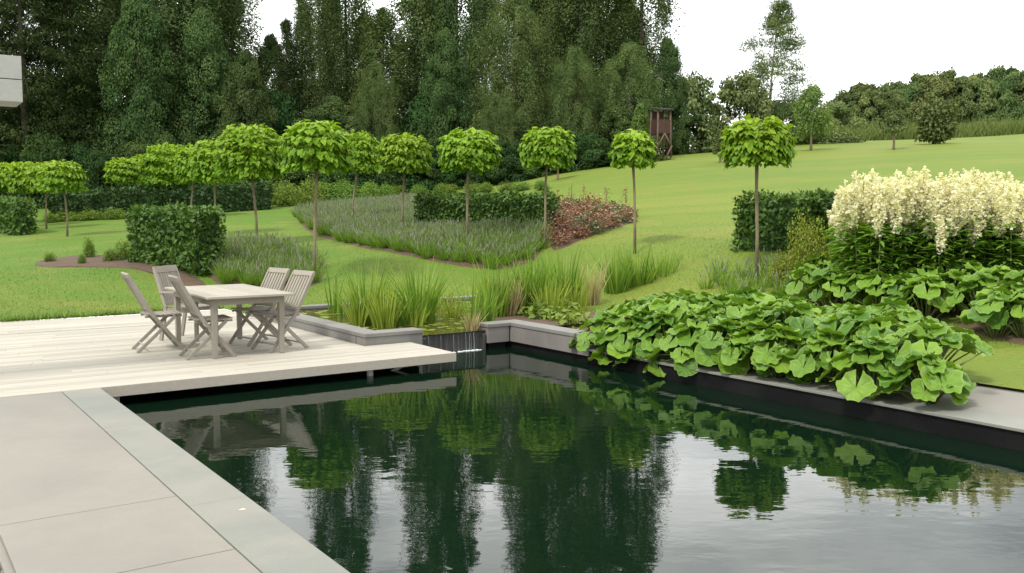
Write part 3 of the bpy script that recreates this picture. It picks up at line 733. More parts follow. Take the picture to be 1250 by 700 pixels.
# tall meadow grass past the crest
n = 26000; mxx = rng.uniform(16, 62, n); myy = rng.uniform(0, 1, n)
fy = np.interp(mxx, [16, 24, 42, 62], [66, 70, 74, 80]); myy = fy+myy*9
b_ = np.stack([mxx, myy, height(mxx, myy)], -1); d_ = unit(rng.normal(0, .25, (n, 3))+[0, 0, 1])
v_, f_, r_ = blades(b_, d_, rng.uniform(.5, 1.15, n), .07, rng.normal(0, .25, (n, 3)), np.clip(rng.normal(.5, .3, n), 0, 1), 2, .25)
tag(raw_obj('meadow_grass', np_mesh('meadow_grass', v_, f_, M['meadow'], r_)), kind='stuff')

# wooden hide
x, y, g = on_lawn(806, 194); k = y/F_PX
t = thing('hunting_hide', 'raised red brown wooden hide on crossed poles at the forest edge', 'hide', (x, y, g), .35)
H = 62*k; cz = 30*k; w2 = 9.5*k
mb = MB()
for i in range(8):
    a = -w2+i*2*w2/8
    mb.box(a+.004, a+2*w2/8-.004, -w2, -w2+.03, cz, cz+16*k); mb.box(a+.004, a+2*w2/8-.004, w2-.03, w2, cz, cz+27*k)
    mb.box(-w2, -w2+.03, a+.034, a+2*w2/8-.034, cz, cz+16*k); mb.box(w2-.03, w2, a+.034, a+2*w2/8-.034, cz, cz+16*k)
mb.build('cabin', M['brownwood'], t)
mb = MB(); mb.box(-w2+.03, w2-.03, -w2+.03, w2-.03, cz-.05, cz+.02); mb.build('floor', M['brownwood'], t)
mb = MB(); mb.hexa([(-w2*1.2, -w2*1.25, H-.22), (w2*1.2, -w2*1.25, H-.22), (w2*1.2, w2*1.2, H-.05), (-w2*1.2, w2*1.2, H-.05), (-w2*1.2, -w2*1.25, H-.15), (w2*1.2, -w2*1.25, H-.15), (w2*1.2, w2*1.2, H+.02), (-w2*1.2, w2*1.2, H+.02)], .3); mb.build('roof', M['felt'], t)
for sx in (-1, 1):
    for sy in (-1, 1):
        mb = MB(); mb.tube([(sx*w2*1.0, sy*w2*1.0+.0, -.2), (sx*(w2-.06), sy*(w2-.06), H-.14)], .055, 8); mb.build('pole', M['palewood'], t, smooth=True)
for sx in (-1, 1):
    mb = MB(); mb.tube([(0, -w2*1.05, cz-.02), (sx*w2*1.0, -w2*1.08, cz*.45)], .045, 8); mb.build('brace', M['palewood'], t, smooth=True)
mb = MB(); mb.tube([(w2*1.0, -w2*1.12, cz*.5), (w2*.1, -w2*1.35, .02)], .05, 8); mb.build('brace', M['palewood'], t, smooth=True)

# ------------------------------------------------------------------ hedges
def hedge(label, pts, h, th, size=.085, dens=620, mat='hedge', group=None, top_level=None):
    """pts: ground points (x,y) of the FRONT face; the hedge lies behind them (left of travel)"""
    p = [np.array(q[:2]) for q in pts]
    t = thing('clipped_hedge', label, 'hedge', (float(p[0][0]), float(p[0][1]), float(height(*p[0]))), 0, group)
    core = MB(); cs = []; ns_ = []
    for a, b in zip(p[:-1], p[1:]):
        L_ = np.linalg.norm(b-a); d = (b-a)/L_; nrm = np.array([-d[1], d[0]])
        ns2 = max(1, int(L_/1.5))
        za = float(height(*a)); zb = float(height(*b))
        tz = (lambda s: max(za, zb)*0+za+(zb-za)*s+h) if top_level is None else (lambda s: top_level)
        for i in range(ns2):
            q0 = a+d*L_*i/ns2; q1 = a+d*L_*(i+1)/ns2; e = .06
            c0 = [q0+nrm*e, q1+nrm*e, q1+nrm*(th-e), q0+nrm*(th-e)]
            if i == 0: c0[0] = c0[0]+d*e; c0[3] = c0[3]+d*e
            if i == ns2-1: c0[1] = c0[1]-d*e; c0[2] = c0[2]-d*e
            s0, s1 = i/ns2, (i+1)/ns2
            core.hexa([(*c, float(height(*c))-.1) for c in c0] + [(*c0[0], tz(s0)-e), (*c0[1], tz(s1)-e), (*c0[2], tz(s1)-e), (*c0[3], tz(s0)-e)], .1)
        def put(n, fs, fo, fz, nv3):
            s = fs(n); o = fo(n); q = a[None]+d[None]*(s*L_)[:, None]+nrm[None]*o[:, None]
            zg = height(q[:, 0], q[:, 1]); zt = (za+(zb-za)*s+h) if top_level is None else np.full(n, top_level)
            z = zg+(zt-zg)*fz(n); cs.append(np.stack([q[:, 0], q[:, 1], z], -1)); ns_.append(np.broadcast_to(np.array(nv3, float), (n, 3)))
        u01 = lambda n: rng.random(n)
        nF = int(dens*L_*h); nT = int(dens*L_*th); nE = int(dens*th*h)
        put(nF, u01, lambda n: np.zeros(n), u01, (*-nrm, 0)); put(nF//2, u01, lambda n: np.full(n, th), u01, (*nrm, 0))
        put(nT, u01, lambda n: u01(n)*th, lambda n: np.ones(n), (0, 0, 1))
        put(nE, lambda n: np.zeros(n), lambda n: u01(n)*th, u01, (*-d, 0)); put(nE, lambda n: np.ones(n), lambda n: u01(n)*th, u01, (*d, 0))
    c = np.concatenate(cs); nn = np.concatenate(ns_); n = len(c)
    lump = .035*np.sin(c[:, 0]*5.1+c[:, 2]*4)+.03*np.sin(c[:, 1]*6.3-c[:, 2]*7+c[:, 0]*3)
    c = c+nn*(lump+rng.normal(0, .035, n))[:, None]
    nv_ = unit(nn+rng.normal(0, .45, (n, 3))+[0, 0, .3]); T = unit(rng.normal(0, .6, (n, 3))+nn*.35+[0, 0, .1])
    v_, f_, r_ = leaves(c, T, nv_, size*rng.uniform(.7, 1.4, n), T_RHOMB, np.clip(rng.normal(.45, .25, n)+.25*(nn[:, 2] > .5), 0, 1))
    C.view_layer.update()
    me = np_mesh('foliage', v_-np.array(t.location), f_, M[mat], r_); raw_obj('foliage', me, t)
    core.v = [tuple(np.array(q)-np.array(t.location)) for q in core.v]; core.build('dark_core', M['hedgedark'], t)  # solid dark box added behind the leaves to stop see-through
    return t
G = on_lawn
a = G(159, 321); b = G(243, 339); hz_ = at_depth(268, 257, b[1])[2]
hedge('big square clipped hedge block behind the dining chairs', [a, b], 1.3, .6, .1, 560, top_level=hz_)
a = G(-60, 272); b = G(20, 288); c_ = G(38, 284)
hedge('clipped hedge block at the left picture edge below mop head trees', [a, b], 41*b[1]/F_PX, .55, .13, 320)
a = G(62, 271); b = G(200, 264); c_ = G(330, 256)
hedge('long low dark hedge across the far lawn behind the mop head trunks', [a, b, c_], 1.1, .9, .15, 240, 'hedgedark')
a = at_depth(509, 288, 25.5); b = at_depth(664, 288, 24.3)
hedge('low clipped hedge block standing inside the lavender drift', [a, b], 1.12, 1.1, .1, 420, top_level=at_depth(600, 240, 25)[2])
a = G(897, 307); b = G(984, 309)
hedge('clipped hedge block behind the large single mop head tree', [a, b], 64*a[1]/F_PX, 1.3, .1, 480)
a = G(988, 302); b = G(1120, 304)
hedge('dark hedge half hidden behind the white flower plumes', [a, b], 58*a[1]/F_PX, 1.2, .1, 300, 'hedgedark')

# ------------------------------------------------------------------ mop head catalpas
def catalpa(tx, base, cx, top, bot, wpx, label, off=0):
    x, y, g = on_lawn(tx, base); k = y/F_PX; H = (base-top)*k; R = wpx*k/2*.94; ch = (bot-top)*k; dx = (cx-tx)*k
    t = thing('mophead_catalpa', label, 'tree', (x, y, g), 0, 'mop head catalpa trees on the lawn')
    parts = []; ls0 = .112; vr = random.uniform(.7, 1.7)
    for sh, frac in ((1.0, 1.0), (.9, .9), (.78, .6), (.6, .35)):
        n = int(1050*(R/.75)**1.6*frac)
        ct = np.clip(1-1.55*rng.random(n)**.85, -.55, 1); st = np.sqrt(1-ct**2); ph = rng.uniform(0, 2*np.pi, n)
        nrm = np.stack([st*np.cos(ph), st*np.sin(ph), ct], -1)
        tier = vr*(.075*np.sin(ct*15+ph*2+tx)+.055*np.sin(ph*(3+int(tx) % 3)+tx*1.7)*np.cos(ct*6))
        wob = 1+tier+rng.normal(0, .05, n)
        sq = st**.62                              # flattened top, full shoulders
        pz = np.where(ct > 0, np.abs(ct)**.9*ch*.56, ct*ch*.66)
        c = np.stack([np.cos(ph)*sq*R*wob*sh*.92, np.sin(ph)*sq*R*wob*sh*.92, pz*sh*(1+.05*np.sin(ph*5+1))+rng.normal(0, .02, n)], -1)
        hor = np.stack([np.cos(ph), np.sin(ph), 0*ph], -1)
        dn = .10+.62*np.clip(st, 0, 1)**2+.3*(ct < .15)
        T = unit(hor*.9-np.stack([0*dn, 0*dn, dn], -1)+rng.normal(0, .36, (n, 3)))
        nn = unit(nrm*.7+np.array([0, 0, .75])+rng.normal(0, .32, (n, 3)))
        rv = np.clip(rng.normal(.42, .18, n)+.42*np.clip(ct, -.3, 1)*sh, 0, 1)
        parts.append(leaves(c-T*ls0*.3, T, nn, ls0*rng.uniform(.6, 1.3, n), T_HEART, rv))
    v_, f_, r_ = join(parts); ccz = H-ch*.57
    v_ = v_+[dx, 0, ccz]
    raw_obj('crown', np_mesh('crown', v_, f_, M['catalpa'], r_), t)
    mb = MB(); r0 = .025+.007*R; zt = ccz-ch*.1; wob = [random.uniform(-.02, .02) for _ in range(4)]
    mb.tube([(0, 0, -.15), (wob[0], wob[1], zt*.33), (dx*.5+wob[2], wob[3], zt*.7), (dx, 0, zt)], [r0*1.35, r0*1.05, r0*.95, r0*1.25], 10)
    for i in range(11):
        a = i*2.4; e = (dx+R*.72*math.cos(a), R*.72*math.sin(a), ccz+ch*random.uniform(.05, .45))
        mb.tube([(dx, 0, zt-.03), (dx+R*.3*math.cos(a), R*.3*math.sin(a), zt+ch*.12), e], [r0*.55, r0*.35, r0*.12], 6)
    mb.build('trunk', M['palebark'], t, smooth=True)
    return t
for a in [(20, 273, 16, 200, 237, 52, 'far left mop head tree cut by the picture edge'),
          (38.5, 277, 37, 199, 237, 48, 'second mop head tree from the left edge'),
          (57, 280, 58, 199, 236, 46, 'mop head tree in the left cluster partly behind its right neighbour'),
          (82, 289, 79, 198, 236, 54, 'frontmost mop head tree of the far left cluster'),
          (154, 262, 151, 194, 226, 42, 'small distant mop head tree standing alone above the long hedge'),
          (172, 259, 180, 190, 226, 44, 'grey stemmed mop head tree half hidden behind a bigger crown'),
          (214, 262, 206, 177, 229, 66, 'mop head tree at the left end of the overlapping row'),
          (234, 266, 239, 178, 226, 50, 'mop head tree squeezed between two crowns above the square hedge'),
          (263, 288, 263, 172, 226, 60, 'mop head tree whose trunk rises at the right end of the square hedge'),
          (314, 300, 308, 155, 222, 88, 'large mop head tree rising from the small purple lavender drift'),
          (384, 346, 389, 150, 213, 88, 'tall mop head tree directly behind the right hand dining chairs'),
          (431, 275, 440, 163, 213, 48, 'mop head tree partly hidden behind the tall one near the chairs'),
          (492, 287, 494, 165, 213, 68, 'mop head tree in the left part of the broad lavender drift'),
          (570, 298, 573, 160, 211, 78, 'mop head tree in front of the low hedge in the lavender'),
          (665, 306, 668, 157, 207, 70, 'mop head tree between the lavender and the red rose bed'),
          (775, 310, 771, 162, 207, 54, 'small mop head tree at the right tip of the rose bed'),
          (923, 341, 921, 146, 206, 90, 'large single mop head tree above the butterbur bank at right')]: catalpa(*a)
# ------------------------------------------------------------------ border shrubs behind the lawn
sh_me = [shrub_mesh('foliage', 1.0, .75, 2600, .085, M['shrubgreen']) for _ in range(3)]
def shrub(px, base, top, wpx, label, group=None, mesh=None, name='border_shrub', cat='shrub', hw=None):
    x, y, g = on_lawn(px, base); H = (base-top)*y/F_PX; W = wpx*y/F_PX
    t = thing(name, label, cat, (x, y, g-.03), random.uniform(0, 6), group)
    raw_obj('foliage', mesh or random.choice(sh_me), t); t.scale = (W/1.5, W/1.5, H/1.05); return t
for px, b, tp, w_ in [(272, 257, 226, 34), (296, 256, 224, 40), (322, 254, 227, 34), (352, 252, 224, 40), (380, 250, 221, 42), (405, 248, 222, 38), (432, 247, 224, 34), (456, 246, 224, 36), (474, 245, 226, 26), (340, 250, 220, 40), (420, 245, 219, 40), (286, 252, 222, 40)]:
    shrub(px, b, tp, w_, 'leafy light green perennial shrub in the border behind the lavender drift', 'perennial shrubs in the far border')
for px in range(486, 665, 22): shrub(px+random.uniform(-6, 6), 240-(px-486)*.045, 226-(px-486)*.03, 26, 'low green perennial at the foot of the dark forest', 'low perennials along the forest foot')
for px, b, tp, w_ in [(84, 270, 257, 34), (112, 269, 256, 36), (140, 268, 254, 32), (64, 272, 259, 24)]:
    shrub(px, b, tp, w_, 'low mounded plant along the foot of the long far hedge', 'low plants below the far hedge')
# small soil bed in front of the hedge block
small = poly_px([(38, 323), (70, 315), (110, 312), (150, 313), (190, 322), (262, 350), (230, 352), (160, 327), (100, 326), (60, 327)])
bed('flower_bed', small, grow=.1)
for px, b, tp, w_, lab in [(61, 320, 307, 15, 'tiny round plant at the left end of the bare soil bed'), (100, 322, 308, 13, 'tiny plant in the middle of the bare soil bed'), (110, 315, 289, 18, 'taller wispy plant behind the bare soil bed'), (133, 320, 304, 20, 'rounded small plant left of the square hedge block'), (151, 318, 292, 22, 'loose shrub against the left end of the square hedge')]:
    shrub(px, b, tp, w_, lab, 'small plants in the bare soil bed', name='small_plant', cat='plant')
# ------------------------------------------------------------------ red rose bed
rose_me = []
for i in range(4):
    parts = []
    v1_, f1, r1 = leafy_ball(240, .26, .26, .24, .075, T_RHOMB, .3); 
    rose_me.append(np_mesh('foliage', v1_+[0, 0, .22], f1, M['redleaf'] if i < 2 else M['redgreen'], r1))
v1_, f1, r1 = leafy_ball(16, .27, .27, .26, .055, T_TUFT, .85, 1.0); bloom_me = np_mesh('bloom', v1_+[0, 0, .24], f1, M['pinkflower'], r1)
rx, ry = scatter(redp, .54, .2)
for i in range(len(rx)):
    t = thing('rose_bush', 'low red brown rose bush in the bed right of the lavender', 'rose bush', (rx[i], ry[i], float(height(rx[i], ry[i]))), random.uniform(0, 6), 'red rose bushes in the bed')
    raw_obj('foliage', random.choice(rose_me), t)
    if random.random() < .75: raw_obj('blooms', bloom_me, t)
    s = random.uniform(.8, 1.25); t.scale = (s, s, s*random.uniform(.5, .95))
for px, b, tp, lab in [(697, 262, 226, 'dark upright stem plant tallest at the back left of the rose bed'), (712, 260, 228, 'reddish upright plant second at the back of the rose bed'), (740, 261, 230, 'thin upright reddish plant in the middle back of the rose bed'), (763, 263, 230, 'thin upright reddish plant at the right back of the rose bed'), (680, 262, 232, 'upright plant between hedge and rose bed')]:
    x, y, g = on_lawn(px, b); H = (b-tp)*y/F_PX
    n = 90; zz = rng.random(n); c = np.stack([rng.normal(0, .05, n)*(1.6-zz), rng.normal(0, .05, n)*(1.6-zz), zz*H], -1)
    v_, f_, r_ = leaves(c, rng.normal(0, 1, (n, 3))+[0, 0, .8], rng.normal(0, 1, (n, 3)), .075*rng.uniform(.7, 1.2, n), T_LANCE, rng.random(n))
    t = thing('upright_plant', lab, 'plant', (x, y, g), 0, 'upright stems in the rose bed'); raw_obj('foliage', np_mesh('foliage', v_, f_, M['redleaf'] if px != 697 else M['redgreen'], r_), t)
    mb = MB(); mb.tube([(0, 0, -.1), (.01, 0, H*.95)], [.012, .005], 5); mb.build('stem', M['bark'], t)

# ------------------------------------------------------------------ pond: reeds, floating leaves
def reed(px, base, top, wpx, label, n=46, mat='reed', z=.055, width=.026, lean=.12, group='reed clumps in the pond', name='reed_clump'):
    top = top-(4 if px < 598 else 10); x, y, _ = on_z(px, base, z); k = y/F_PX; H = (base-top)*k*1.02; r = wpx*k/2
    n = int(n*(1.5 if px < 598 else 2.3)); a = rng.uniform(0, 2*np.pi, n); q = np.sqrt(rng.random(n)); hor = np.stack([np.cos(a), np.sin(a), 0*a], -1)
    b_ = hor*(q*r*.55)[:, None]; d_ = unit(hor*(q*lean*1.2)[:, None]+rng.normal(0, .06, (n, 3))+[0, 0, 1])
    ln = H*rng.uniform(.45, 1.0, n)*1.04; bend = hor*(rng.random(n)**2*lean*3.4)[:, None]-np.array([0, 0, 1])*(rng.random(n)**3*.22)[:, None]
    v_, f_, r_ = blades(b_-[0, 0, .12], d_, ln+.12, width*rng.uniform(.6, 1.25, n), bend, np.clip(rng.normal(.5, .28, n), 0, 1), 6, .06)
    t = tag(raw_obj(name, np_mesh(name, v_, f_, M[mat], r_)), label, 'reeds', group); t.location = (x, y, z); return t
for a in [(408, 382, 320, 22, 'thin sparse reed clump nearest the dining chairs', 16),
          (421, 386, 340, 20, 'short sparse reed tuft left of the dense reeds', 16),
          (447, 396, 316, 52, 'dense green reed clump at the left end of the pond', 90),
          (470, 400, 348, 44, 'low yellow green reed clump behind the left pond wall', 90, 'reedyellow'),
          (438, 398, 352, 30, 'short yellowish reed clump at the left pond wall', 50, 'reedyellow'),
          (488, 398, 352, 34, 'short green reed clump in front of the tall broad leaved one', 60),
          (511, 394, 311, 48, 'tallest broad leaved reed clump with arching tips', 80, 'reed', .055, .035, .2),
          (505, 398, 368, 30, 'low orange tinted reed tuft at the tallest clump foot', 40, 'reedyellow'),
          (524, 392, 336, 22, 'thin reed clump right of the tallest one', 24),
          (577, 402, 326, 14, 'narrow reed stalks with yellow base beside the waterfall', 22),
          (576, 404, 378, 14, 'dry yellow reed base beside the waterfall', 30, 'reeddead'),
          (592, 396, 348, 24, 'short bright green iris tuft right of the waterfall', 60, 'reed', .055, .026),
          (552, 388, 350, 30, 'sparse yellow green reed tuft in the pond middle', 26, 'reedyellow'),
          (606, 388, 318, 36, 'light green reed clump right of the pond middle', 50),
          (622, 386, 340, 40, 'pale dry reed clump behind the pale corner wall', 60, 'reeddead'),
          (636, 384, 322, 40, 'green reed clump behind the pale corner wall', 60),
          (655, 382, 308, 46, 'tall spreading reed clump left of the butterbur', 80),
          (672, 386, 350, 44, 'low yellow leaved iris clump left of the butterbur', 70, 'reedyellow', .055, .03),
          (688, 378, 306, 44, 'tall dark reed clump beside the butterbur bank', 80),
          (704, 380, 345, 34, 'short yellow green reed clump at the butterbur edge', 50, 'reedyellow'),
          (722, 372, 320, 30, 'reddish dry reed clump behind the butterbur tip', 40, 'reeddead'),
          (752, 366, 309, 36, 'upright reed clump behind the butterbur bank', 90),
          (778, 364, 305, 40, 'taller upright reed clump behind the butterbur bank', 90),
          (804, 362, 310, 40, 'third upright reed clump behind the butterbur bank', 90),
          (818, 360, 316, 20, 'dark seed headed reed clump behind the butterbur bank', 30),
          (848, 358, 312, 34, 'thin grassy reed clump near the catmint', 40),
          (470, 380, 350, 60, 'green reeds in the back row of the pond left half', 40),
          (540, 376, 352, 60, 'low reed tuft against the far pond edging', 30, 'reedyellow'),
          (600, 374, 345, 60, 'low mixed reeds at the far right pond edging', 40, 'reedyellow'),
          (655, 368, 330, 70, 'back row of reeds at the right end of the pond', 60)]: reed(*a)
# water-lily and floating leaves
n = 420; pu = rng.uniform(5.5, 9.4, n); pv = rng.uniform(11.1, 14.6, n)
dn = np.sin(pu*2.1+1)*np.cos(pv*1.7)+rng.normal(0, .5, n); kk = dn > -.2; pu, pv = pu[kk], pv[kk]; n = len(pu)
c = np.stack([pu*U[0]+pv*V[0], pu*U[1]+pv*V[1], np.full(n, .066)+rng.uniform(0, .008, n)], -1)
a = rng.uniform(0, 6.28, n); T = np.stack([np.cos(a), np.sin(a), 0*a], -1)
disc = np.array([(0, 0, 0)]+[(.5*math.cos(i*.56+.3), .5*math.sin(i*.56+.3), 0) for i in range(11)]); df = [np.array([[0, i, i+1] for i in range(1, 11)])]
v_, f_, r_ = leaves(c, T, np.tile([0, 0, 1.], (n, 1))+rng.normal(0, .05, (n, 3)), rng.uniform(.05, .17, n), (disc, df), rng.random(n))
tag(raw_obj('floating_leaves', np_mesh('floating_leaves', v_, f_, M['reedyellow'], r_)), kind='stuff')

# ------------------------------------------------------------------ butterbur
def bb_mat():
    m, t, b = nodes('butterbur leaf')
    def at(n):
        q = t.nodes.new('ShaderNodeAttribute'); q.attribute_name = n; return q.outputs['Fac']
    col = mixc(t, at('rnd'), (.058, .16, .01), (.205, .36, .025))
    s = mathn(t, 'ABSOLUTE', mathn(t, 'SINE', mathn(t, 'MULTIPLY', at('la'), 5.5)))
    ve = mapr(t, s, 0, .34, 1, 0); ve = mathn(t, 'MULTIPLY', ve, mapr(t, at('lr'), .15, .95, 1, .25))
    col = mixc(t, mathn(t, 'MULTIPLY', ve, .9), col, (.30, .42, .13))
    nz = noise(t, posn(t), 14, 4, .6); col = mixc(t, mapr(t, nz, .4, .75, 0, .4), col, (.05, .11, .015))
    col = mixc(t, mapr(t, at('lr'), .86, 1, 0, .5), col, (.26, .37, .10))
    old = mapr(t, at('rnd'), .965, .99, 0, .75); col = mixc(t, old, col, (.34, .26, .04))
    t.links.new(col, b.inputs['Base Color']); b.inputs['Roughness'].default_value = .48; b.inputs['Specular IOR Level'].default_value = .35
    bump(t, b, mathn(t, 'ADD', mathn(t, 'MULTIPLY', s, .6), mathn(t, 'MULTIPLY', noise(t, posn(t), 22, 3), .8)), .5, .012)
    tr = t.nodes.new('ShaderNodeBsdfTranslucent'); t.links.new(mixc(t, 1., col, (1, 1, .4), 'MULTIPLY'), tr.inputs[0])
    ms = t.nodes.new('ShaderNodeMixShader'); ms.inputs[0].default_value = .25
    t.links.new(b.outputs[0], ms.inputs[1]); t.links.new(tr.outputs[0], ms.inputs[2]); t.links.new(ms.outputs[0], t.nodes['Material Output'].inputs[0])
    return m
M['butterbur'] = bb_mat(); M['petiole'] = leaf_mat('petiole', (.10, .16, .04), (.2, .24, .08), .1)
def bb_leaf(size):
    nA, nR = 26, 4; a0 = .16; g = random.uniform
    an = np.linspace(-math.pi+a0, math.pi-a0, nA); vs = [(0, 0, 0)]; lr = [0]; la = [0]
    cup = g(.04, .22); w1, w2, w3 = g(0, 6), g(0, 6), g(0, 6); fold = g(-.06, .06); asp = g(.95, 1.12)
    for r in range(1, nR+1):
        q = r/nR
        for a in an:
            edge = 1+.06*math.sin(a*4+w1)+.045*math.sin(a*9+w2)+.03*math.sin(a*17+w3)
            rad = .5*q*edge*(1-.1*math.cos(a))*(1+.14*abs(a)/math.pi)
            x, y = rad*math.cos(a), rad*math.sin(a)*asp
            z = cup*q*q*.5+q**2*(.045*math.sin(a*3+w2)+.05*math.sin(a*7+w1))-.05*q**3*max(0, math.cos(a))+fold*abs(y)+.05*(q > .9)
            vs.append((x, y, z)); lr.append(q); la.append(a)
    f3 = [(0, 1+i, 2+i) for i in range(nA-1)]; f4 = []
    for r in range(nR-1):
        for i in range(nA-1):
            p = 1+r*nA+i; f4.append((p, p+nA, p+nA+1, p+1))
    return np.array(vs)*size, np.array(f3), np.array(f4), np.array(lr), np.array(la)
BT = [bb_leaf(1) for _ in range(14)]
def butterbur_plant(nl, hmin, hmax, spread, size, lean=(0, 0), label='', tk=1.0, group=None, loc=(0, 0, 0), old=0):
    V_, F3, F4, RN, LR, LA = [], [], [], [], [], []; o = 0; pm = MB()
    for i in range(nl):
        a = i*2.399+random.uniform(-.4, .4); q = math.sqrt((i+.5)/nl)
        rad = spread*q*random.uniform(.8, 1.15); h = hmax-(hmax-hmin)*q**1.6*random.uniform(.75, 1.15)
        e = np.array([rad*math.cos(a)+lean[0]*q, rad*math.sin(a)+lean[1]*q, h])
        tilt = .12+tk*.62*q**1.5*random.uniform(.5, 1.25)
        hor = np.array([math.cos(a)+lean[0]*1.2, math.sin(a)+lean[1]*1.2, 0]); hor /= np.linalg.norm(hor)
        T = hor*math.cos(tilt)-np.array([0, 0, 1])*math.sin(tilt); Nn = hor*math.sin(tilt)+np.array([0, 0, 1])*math.cos(tilt)
        Nn = Nn+np.random.default_rng(i*7+nl).normal(0, .11, 3); Nn -= T*(Nn@T); Nn /= np.linalg.norm(Nn); B = np.cross(Nn, T)
        tv, f3, f4, lr, la = random.choice(BT); s = size*random.uniform(.62, 1.2)*(1 if q > .3 else .85)
        p = e + s*(tv[:, :1]*T + tv[:, 1:2]*B + tv[:, 2:]*Nn)
        V_.append(p); F3.append(f3+o); F4.append(f4+o); o += len(tv)
        rn = float(np.clip(random.gauss(.48, .3), .02, .96)) if random.random() > old else .99
        RN.append(np.full(len(tv), rn)); LR.append(lr); LA.append(la)
        st = np.array([rad*.12*math.cos(a), rad*.12*math.sin(a), -.05]); md = (st+e)/2+np.array([0, 0, .06])
        pm.tube([st, md, e-Nn*.004], [.011, .009, .006], 5)
    me = np_mesh('leaves', np.concatenate(V_), [np.concatenate(F3), np.concatenate(F4)], M['butterbur'], np.concatenate(RN), {'lr': np.concatenate(LR), 'la': np.concatenate(LA)}, smooth=True)
    t = thing('butterbur_plant', label, 'plant', loc, 0, group); raw_obj('leaves', me, t); pm.build('stalks', M['petiole'], t, smooth=True); return t
lab = 'butterbur plant with large round green leaves in the bank beside the pool'
grp = 'butterbur plants in the bank beside the pool'
vv = 4.75
rows = []
while vv < 9.15:
    for k in range(4):
        uu = 7.77+k*.5+random.uniform(-.08, .08); v2 = vv+random.uniform(-.14, .14)+(k % 2)*.25
        lim = np.interp(v2, [4.4, 5.2, 6.5, 9.9], [8.35, 8.9, 9.6, 9.9])
        if uu < lim: rows.append((uu, v2, k))
    vv += .46
for uu, v2, k in rows:
    f = 0 if k else 1
    ln = (-U*(.06 if v2 < 7.4 else .24) if k == 0 else U*0)
    end = v2 < 5.1
    butterbur_plant(24 if k == 0 else 21, (.08 if v2 < 7.4 else -.04) if k == 0 else .36, (.50 if k == 0 else random.uniform(.56, .70))*(.85 if end else 1)*(.85 if v2 > 8.5 else 1), .38 if k == 0 else .50, .27, tuple(ln), lab, 1.35 if k == 0 else 1.0, grp, (*uv(uu, v2), -.01), .045 if end else .004)
# second clump at the right, below the flower plumes
lab2 = 'butterbur plant with round leaves in the far clump below the white plumes'
grp2 = 'butterbur plants in the far right clump'
for px, py in [(985, 372), (1012, 378), (1040, 380), (1070, 384), (1100, 388), (1000, 358), (1030, 360), (1062, 364), (1095, 368), (1128, 376), (1160, 384), (1196, 392), (1232, 402), (1130, 392), (1215, 412), (1250, 412), (1180, 372), (1218, 380), (1250, 388), (1275, 398), (1150, 366)]:
    x, y, g = on_lawn(px, py); butterbur_plant(15, .16, .6, .42, .28, (0, 0), lab2, 1.35, grp2, (x, y, g))
bank = [uv(7.83, 5.2), uv(8.6, 5.2), uv(10.0, 7), uv(10.1, 10.6), uv(7.7, 10.6), uv(7.8, 9)]
bed('butterbur_bed', [(*p, 0) for p in bank], lift=.01)
bed('butterbur_bed', poly_px([(968, 372), (1080, 398), (1180, 402), (1240, 424), (1330, 430), (1330, 330), (1180, 335), (960, 340)]), lift=.01)
# low leafy plants on top of the pale corner wall
for i, (px, py) in enumerate([(640, 382), (662, 386), (684, 388), (700, 392), (650, 376), (690, 380)]):
    x, y, z = on_z(px, py, .1); v_, f_, r_ = leafy_ball(130, .24, .24, .14, .09, T_HEART, .5, .9)
    t = thing('low_plant', 'low bright leafy plant on the soil above the pale corner wall', 'plant', (x, y, z+.02), 0, 'low plants above the pale corner wall'); raw_obj('foliage', np_mesh('foliage', v_, f_, M['shrubgreen'], r_), t)
tag(strip('pond_soil', [(7.6, 9.7, 10.5, 12.2)], .075, M['soil']))

